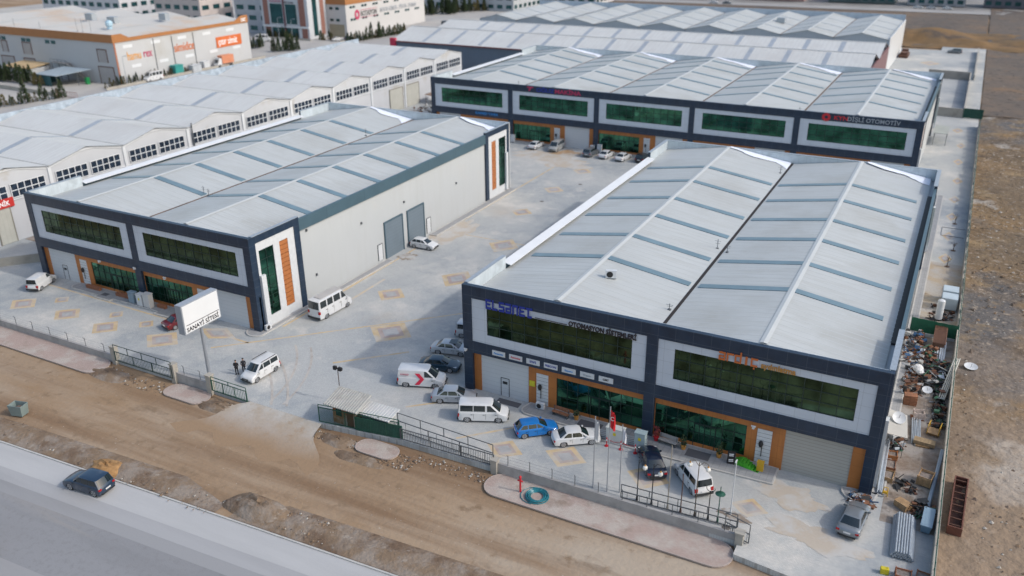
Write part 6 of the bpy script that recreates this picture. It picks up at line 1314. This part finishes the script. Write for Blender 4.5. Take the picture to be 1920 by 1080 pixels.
# side-lot bits and bare saplings
def sapling(x, y, h, label):
    t_ = thing('sapling', label, 'tree', (x, y, 0)); rnd = random.Random(int(y)); b = MB().cyl((0, 0, 0), (0, 0, h*.6), .05, .03, n=5); b.build('trunk', bark, t_); c_ = MB()
    for _ in range(16):
        z = h*rnd.uniform(.25, .6); d = Vector((rnd.gauss(0, .5), rnd.gauss(0, .5), rnd.uniform(.4, 1))).normalized()*rnd.uniform(.4, h*.5); p = Vector((0, 0, z)); c_.cyl(tuple(p), tuple(p+d), .018, .006, n=3); q = p+d*.6; e = Vector((rnd.gauss(0, .3), rnd.gauss(0, .3), .35)); c_.cyl(tuple(q), tuple(q+e), .01, .004, n=3)
    c_.build('crown', bark, t_); tag(MB().cyl((0, 0, 0), (0, 0, .03), .35, n=12).build('tree_pit', mat('pit_soil', (.14, .09, .06), .95), loc=(x, y, .002)), 'dark soil '+label.replace('bare sapling', 'pit of the bare sapling'), 'soil patch')
sapling(43.4, 58.8, 2., 'bare sapling in the side lot, nearer the green fence'); sapling(43.9, 65.8, 1.8, 'bare sapling in the side lot, between two others'); sapling(43.6, 78.5, 1.8, 'bare sapling in the side lot, farthest of three')
o = MB().box(0, 0, 0, 3.2, .05, .05).box(0, 4, 0, 3.2, 4.05, .05).box(0, .05, 0, .05, 4, .05).build('steel_rectangle', dgrey_s, loc=(41.9, 72, .01)); tag(o, 'thin steel rectangle lying on the side lot', 'frame')
t_ = thing('canopy', 'grey open canopy beside the right corner of the five-bay warehouse', 'canopy', (38.4, 134, 0)); MB().hexa([(-1.4, -4, 2.5), (1.4, -4, 2.5), (1.4, 4, 2.5), (-1.4, 4, 2.5)], [(-1.4, -4, 2.6), (1.4, -4, 2.6), (1.4, 4, 2.6), (-1.4, 4, 2.6)]).build('roof', mat('canopy_grey', (.30, .32, .30), .7), t_); b = MB(); [b.cyl((sx, sy, 0), (sx, sy, 2.5), .05, n=5) for sx in (-1.2, 1.2) for sy in (-3.6, 3.6)]; b.build('post', dgrey_s, t_)
put('stacked_goods', 'small dark red stack beside the grey canopy', 'stack', MB().box(-1, -.8, 0, 1, .8, .4).box(-.9, -.7, .45, .9, .7, .9), mat('goods_red', (.20, .04, .03), .7), 38.6, 143)
put('stacked_goods', 'brown and white stack of goods at the corner of the far grey hall', 'stack', MB().box(-1.6, -5, 0, 1.2, 4, .9).box(-1.2, -4, .95, 1, 0, 1.6).box(-1.2, 1, .95, .8, 3, 2.), rust, 21.5, 252)
b = MB(); b.box(-.6, -.4, .1, .6, .4, .14); b.hexa([(-.6, -.42, .1), (.6, -.42, .1), (.6, .42, .1), (-.6, .42, .1)], [(-.72, -.52, 1.15), (.72, -.52, 1.15), (.72, .52, 1.15), (-.72, .52, 1.15)])
wb_ = thing('waste_container', 'open grey-green waste container at the edge of the dirt track', 'waste bin', (-38.3, -24.4, -.5), R(15))
b = MB()
for (p, q) in (((-.65, -.45), (.65, -.45)), ((.65, -.45), (.65, .45)), ((.65, .45), (-.65, .45)), ((-.65, .45), (-.65, -.45))): b.hexa([(p[0], p[1], .12), (q[0], q[1], .12), (q[0]*.93, q[1]*.93, .12), (p[0]*.93, p[1]*.93, .12)], [(p[0]*1.2, p[1]*1.2, 1.3), (q[0]*1.2, q[1]*1.2, 1.3), (q[0]*1.12, q[1]*1.12, 1.3), (p[0]*1.12, p[1]*1.12, 1.3)])
b.box(-.6, -.4, .12, .6, .4, .2); b.build('body', mat('bin_grey', (.17, .22, .22), .5, var=.15), wb_)
for sx in (-1, 1):
    for sy in (-1, 1): MB().cyl((sx*.5, sy*.35-.05, .08), (sx*.5, sy*.35+.05, .08), .08, n=8).build('wheel', black, wb_)
MB().sphere((0, 0, .75), .5, n=8, sz=.6).build('rubbish', st_d, wb_)
t_ = thing('parasol_table', 'mossy green scrap awning bits at the workshop row far corner', 'awning', (-80.5, 122, 0)); MB().hexa([(-2, -2.5, 2.3), (2, -2.5, 2.), (2, 2.5, 2.), (-2, 2.5, 2.3)], [(-2, -2.5, 2.38), (2, -2.5, 2.08), (2, 2.5, 2.08), (-2, 2.5, 2.38)]).build('sheet', mat('awn_brown', (.22, .15, .11), .8, var=.3), t_); b = MB(); [b.cyl((sx, sy, 0), (sx, sy, 2.1), .05, n=5) for sx in (-1.8, 1.8) for sy in (-2.2, 2.2)]; b.build('post', rust, t_)
t_['label'] = 'brown sheet awning at the far corner of the old workshop row'; t_.name = 'awning'
scrap(-76, 110, 10, 14, .9, 90, 'brown scrap spread between the old workshop row and the five-bay warehouse', [1, 4, 0, 2], 12)

# ------------------------------------------------------------------ evergreens and yard edge at the upper left
def conifer_mesh(h, r_, n, seed, m):
    rnd = random.Random(seed); b = MB()
    for _ in range(n):
        t2 = rnd.random()**1.3; z = .25+t2*(h-.25); rr = r_*(1-t2)**.75*(.55+.5*rnd.random()); a = rnd.uniform(0, 6.283); p = Vector((rr*math.cos(a), rr*math.sin(a), z))
        d = Vector((math.cos(a)*.6, math.sin(a)*.6, rnd.uniform(.3, 1))).normalized()*rnd.uniform(.15, .34)*h/3; e = d.cross(Vector((rnd.random(), rnd.random(), rnd.random()))).normalized()*rnd.uniform(.07, .15)*h/3
        b.face([tuple(p-d*.4-e), tuple(p-d*.4+e), tuple(p+d+e*.3), tuple(p+d-e*.3)])
    return b.mesh('crown', m)
CM = [conifer_mesh(3.2, .75, 200, 1, leafm[0]), conifer_mesh(2.8, .8, 200, 2, leafm[1]), conifer_mesh(3.8, .8, 220, 3, leafm[0]), conifer_mesh(2.4, .9, 200, 4, leafm[1])]
TM = MB().cyl((0, 0, 0), (0, 0, 1.6), .08, .03, n=5).mesh('trunk', bark)
rnd = random.Random(11)
def conifers(p, q, n, label, group, kinds=(0, 1, 2, 3), jit=.4, sc=1.):
    for k in range(n):
        t2 = (k+.5)/n; x = p[0]+(q[0]-p[0])*t2+rnd.uniform(-jit, jit); y = p[1]+(q[1]-p[1])*t2+rnd.uniform(-jit, jit)
        r0 = empty('conifer', (x, y, 0), rnd.uniform(0, 6)); s_ = sc*rnd.uniform(.75, 1.25); r0.scale = (s_, s_, s_*rnd.uniform(.9, 1.2))
        for nm, me in (('crown', CM[rnd.choice(kinds)]), ('trunk', TM)):
            o = bpy.data.objects.new(nm, me); C.objects.link(o); o.parent = r0
        NW = 'first second third fourth fifth sixth seventh eighth ninth tenth eleventh twelfth thirteenth fourteenth fifteenth sixteenth seventeenth eighteenth nineteenth twentieth twenty-first twenty-second twenty-third twenty-fourth twenty-fifth twenty-sixth'.split()
        tag(r0, NW[k]+' from the near end, '+label.replace('in the row ', '').replace('along the street left of', 'left of').replace(' on the showroom forecourt', ' on the forecourt'), 'conifer', group)
conifers((-181, 66), (-176, 84), 14, 'young conifer in the row along the street left of the old workshop row', 'young conifers left of the workshop row', sc=1.15)
conifers((-218, 93), (-204, 93.5), 12, 'dense conifer in the hedge before the cream annex', 'hedge conifers before the annex', (0, 2), 1., 1.35)
conifers((-203, 93.4), (-197, 91.6), 4, 'ochre tinged shrub between the annex hedge and the green shed', 'shrubs beside the green shed', (1, 3), .6)
conifers((-176.6, 97), (-176, 132), 26, 'small conifer in the row along the bakery side wall', 'small conifers along the bakery wall', (0, 1, 3), .5, .8)
conifers((-193, 170), (-191, 177), 8, 'dark cypress in the clump right of the bakery corner', 'cypresses right of the bakery', (0, 2), .7, 1.2)
conifers((-180, 170), (-174, 178), 9, 'dark cypress in the clump on the showroom forecourt', 'cypresses on the showroom forecourt', (0, 2), .6, 1.5)
conifers((-210, 199), (-194, 201), 14, 'ornamental conifer before the teal windows of the showroom block', 'ornamental conifers before the showroom', (1, 3, 0), .8, 1.)
conifers((-184, 201), (-178, 203), 6, 'low conifer before the side of the showroom block', 'low conifers beside the showroom', (0, 1), .6, 1.)
conifers((-169, 199), (-164, 232), 22, 'slim conifer in the row beside the parts hall', 'slim conifers beside the parts hall', (0, 1, 2), .8, 1.1)
conifers((-196, 287), (-182, 300), 18, 'tall dark conifer beyond the parts hall', 'dark conifers beyond the parts hall', (0, 2), 2., 1.9)
conifers((-186, 303), (-168, 327), 22, 'slim cypress before the bright white hall', 'cypresses before the bright white hall', (0, 2, 1), 1.2, 1.6)
conifers((-178, 352), (-150, 372), 16, 'brownish conifer at the top beyond the bright white hall', 'brownish conifers beyond the white hall', (1, 3), 1.5, 1.5)
wallbox('low concrete street wall before the annex and its hedge', -222, 85.6, -181, 84.2, 1.0); wallbox('low wall with a kerb along the conifer row by the bakery wall', -174.5, 96, -173.8, 160, .6)
wallbox('low planter wall before the showroom conifers', -213, 196.5, -186, 198.5, .6); wallbox('grey retaining wall beside the parts hall conifers', -170.5, 197, -166, 233, 1.0)
t_ = thing('sliding_gate', 'pinkish open-bar gate of the bakery yard', 'gate', (-181, 84.3, 0), R(3)); b = MB(); b.box(0, -.05, .1, 9, .05, .2); b.box(0, -.05, 1.5, 9, .05, 1.6); [b.box(k*.75-.03, -.04, .2, k*.75+.03, .04, 1.5) for k in range(13)]; b.build('bars', mat('gate_pink', (.30, .18, .17), .6), t_)
for k, (x, y, w_) in enumerate(((-150, 236, 5), (-140, 262, 5), (-128, 284, 6), (-118, 300, 6))):
    t_ = thing('roller_sign', ['small dark roofed stand by the slate hall, nearest of four', 'small dark roofed stand by the slate hall, second of four', 'small dark roofed stand, third of four', 'small dark roofed stand, farthest of four'][k], 'stand', (x, y, 0), 0, 'roofed stands behind the slate hall'); MB().box(0, 0, 3, w_, 3, 5).build('cabin', dgrey_s, t_); b = MB(); [b.box(q, 1, 0, q+.3, 1.3, 3) for q in (.3, w_-.6)]; b.build('leg', dgrey_s, t_); t_.name = 'roofed_stand'
for k, (x, y) in enumerate(((-199.5, 196), (-191, 194), (-175.5, 104.), (-206, 80))):
    t_ = thing('street_lamp', ['slim white street lamp left before the teal windows', 'slim white street lamp right before the teal windows', 'slim grey street lamp beside the first bakery lettering', 'slim white street lamp on the street left of the workshop row'][k], 'street lamp', (x, y, 0), 0, 'street lamps at the upper left'); MB().cyl((0, 0, 0), (0, 0, 8), .1, .06, n=6).build('pole', galv, t_); MB().tube([(0, 0, 8), (.6, 0, 8.4), (1.4, 0, 8.4)], .05, n=5).box(1.2, -.12, 8.33, 2., .12, 8.45).build('lamp_head', galv, t_)
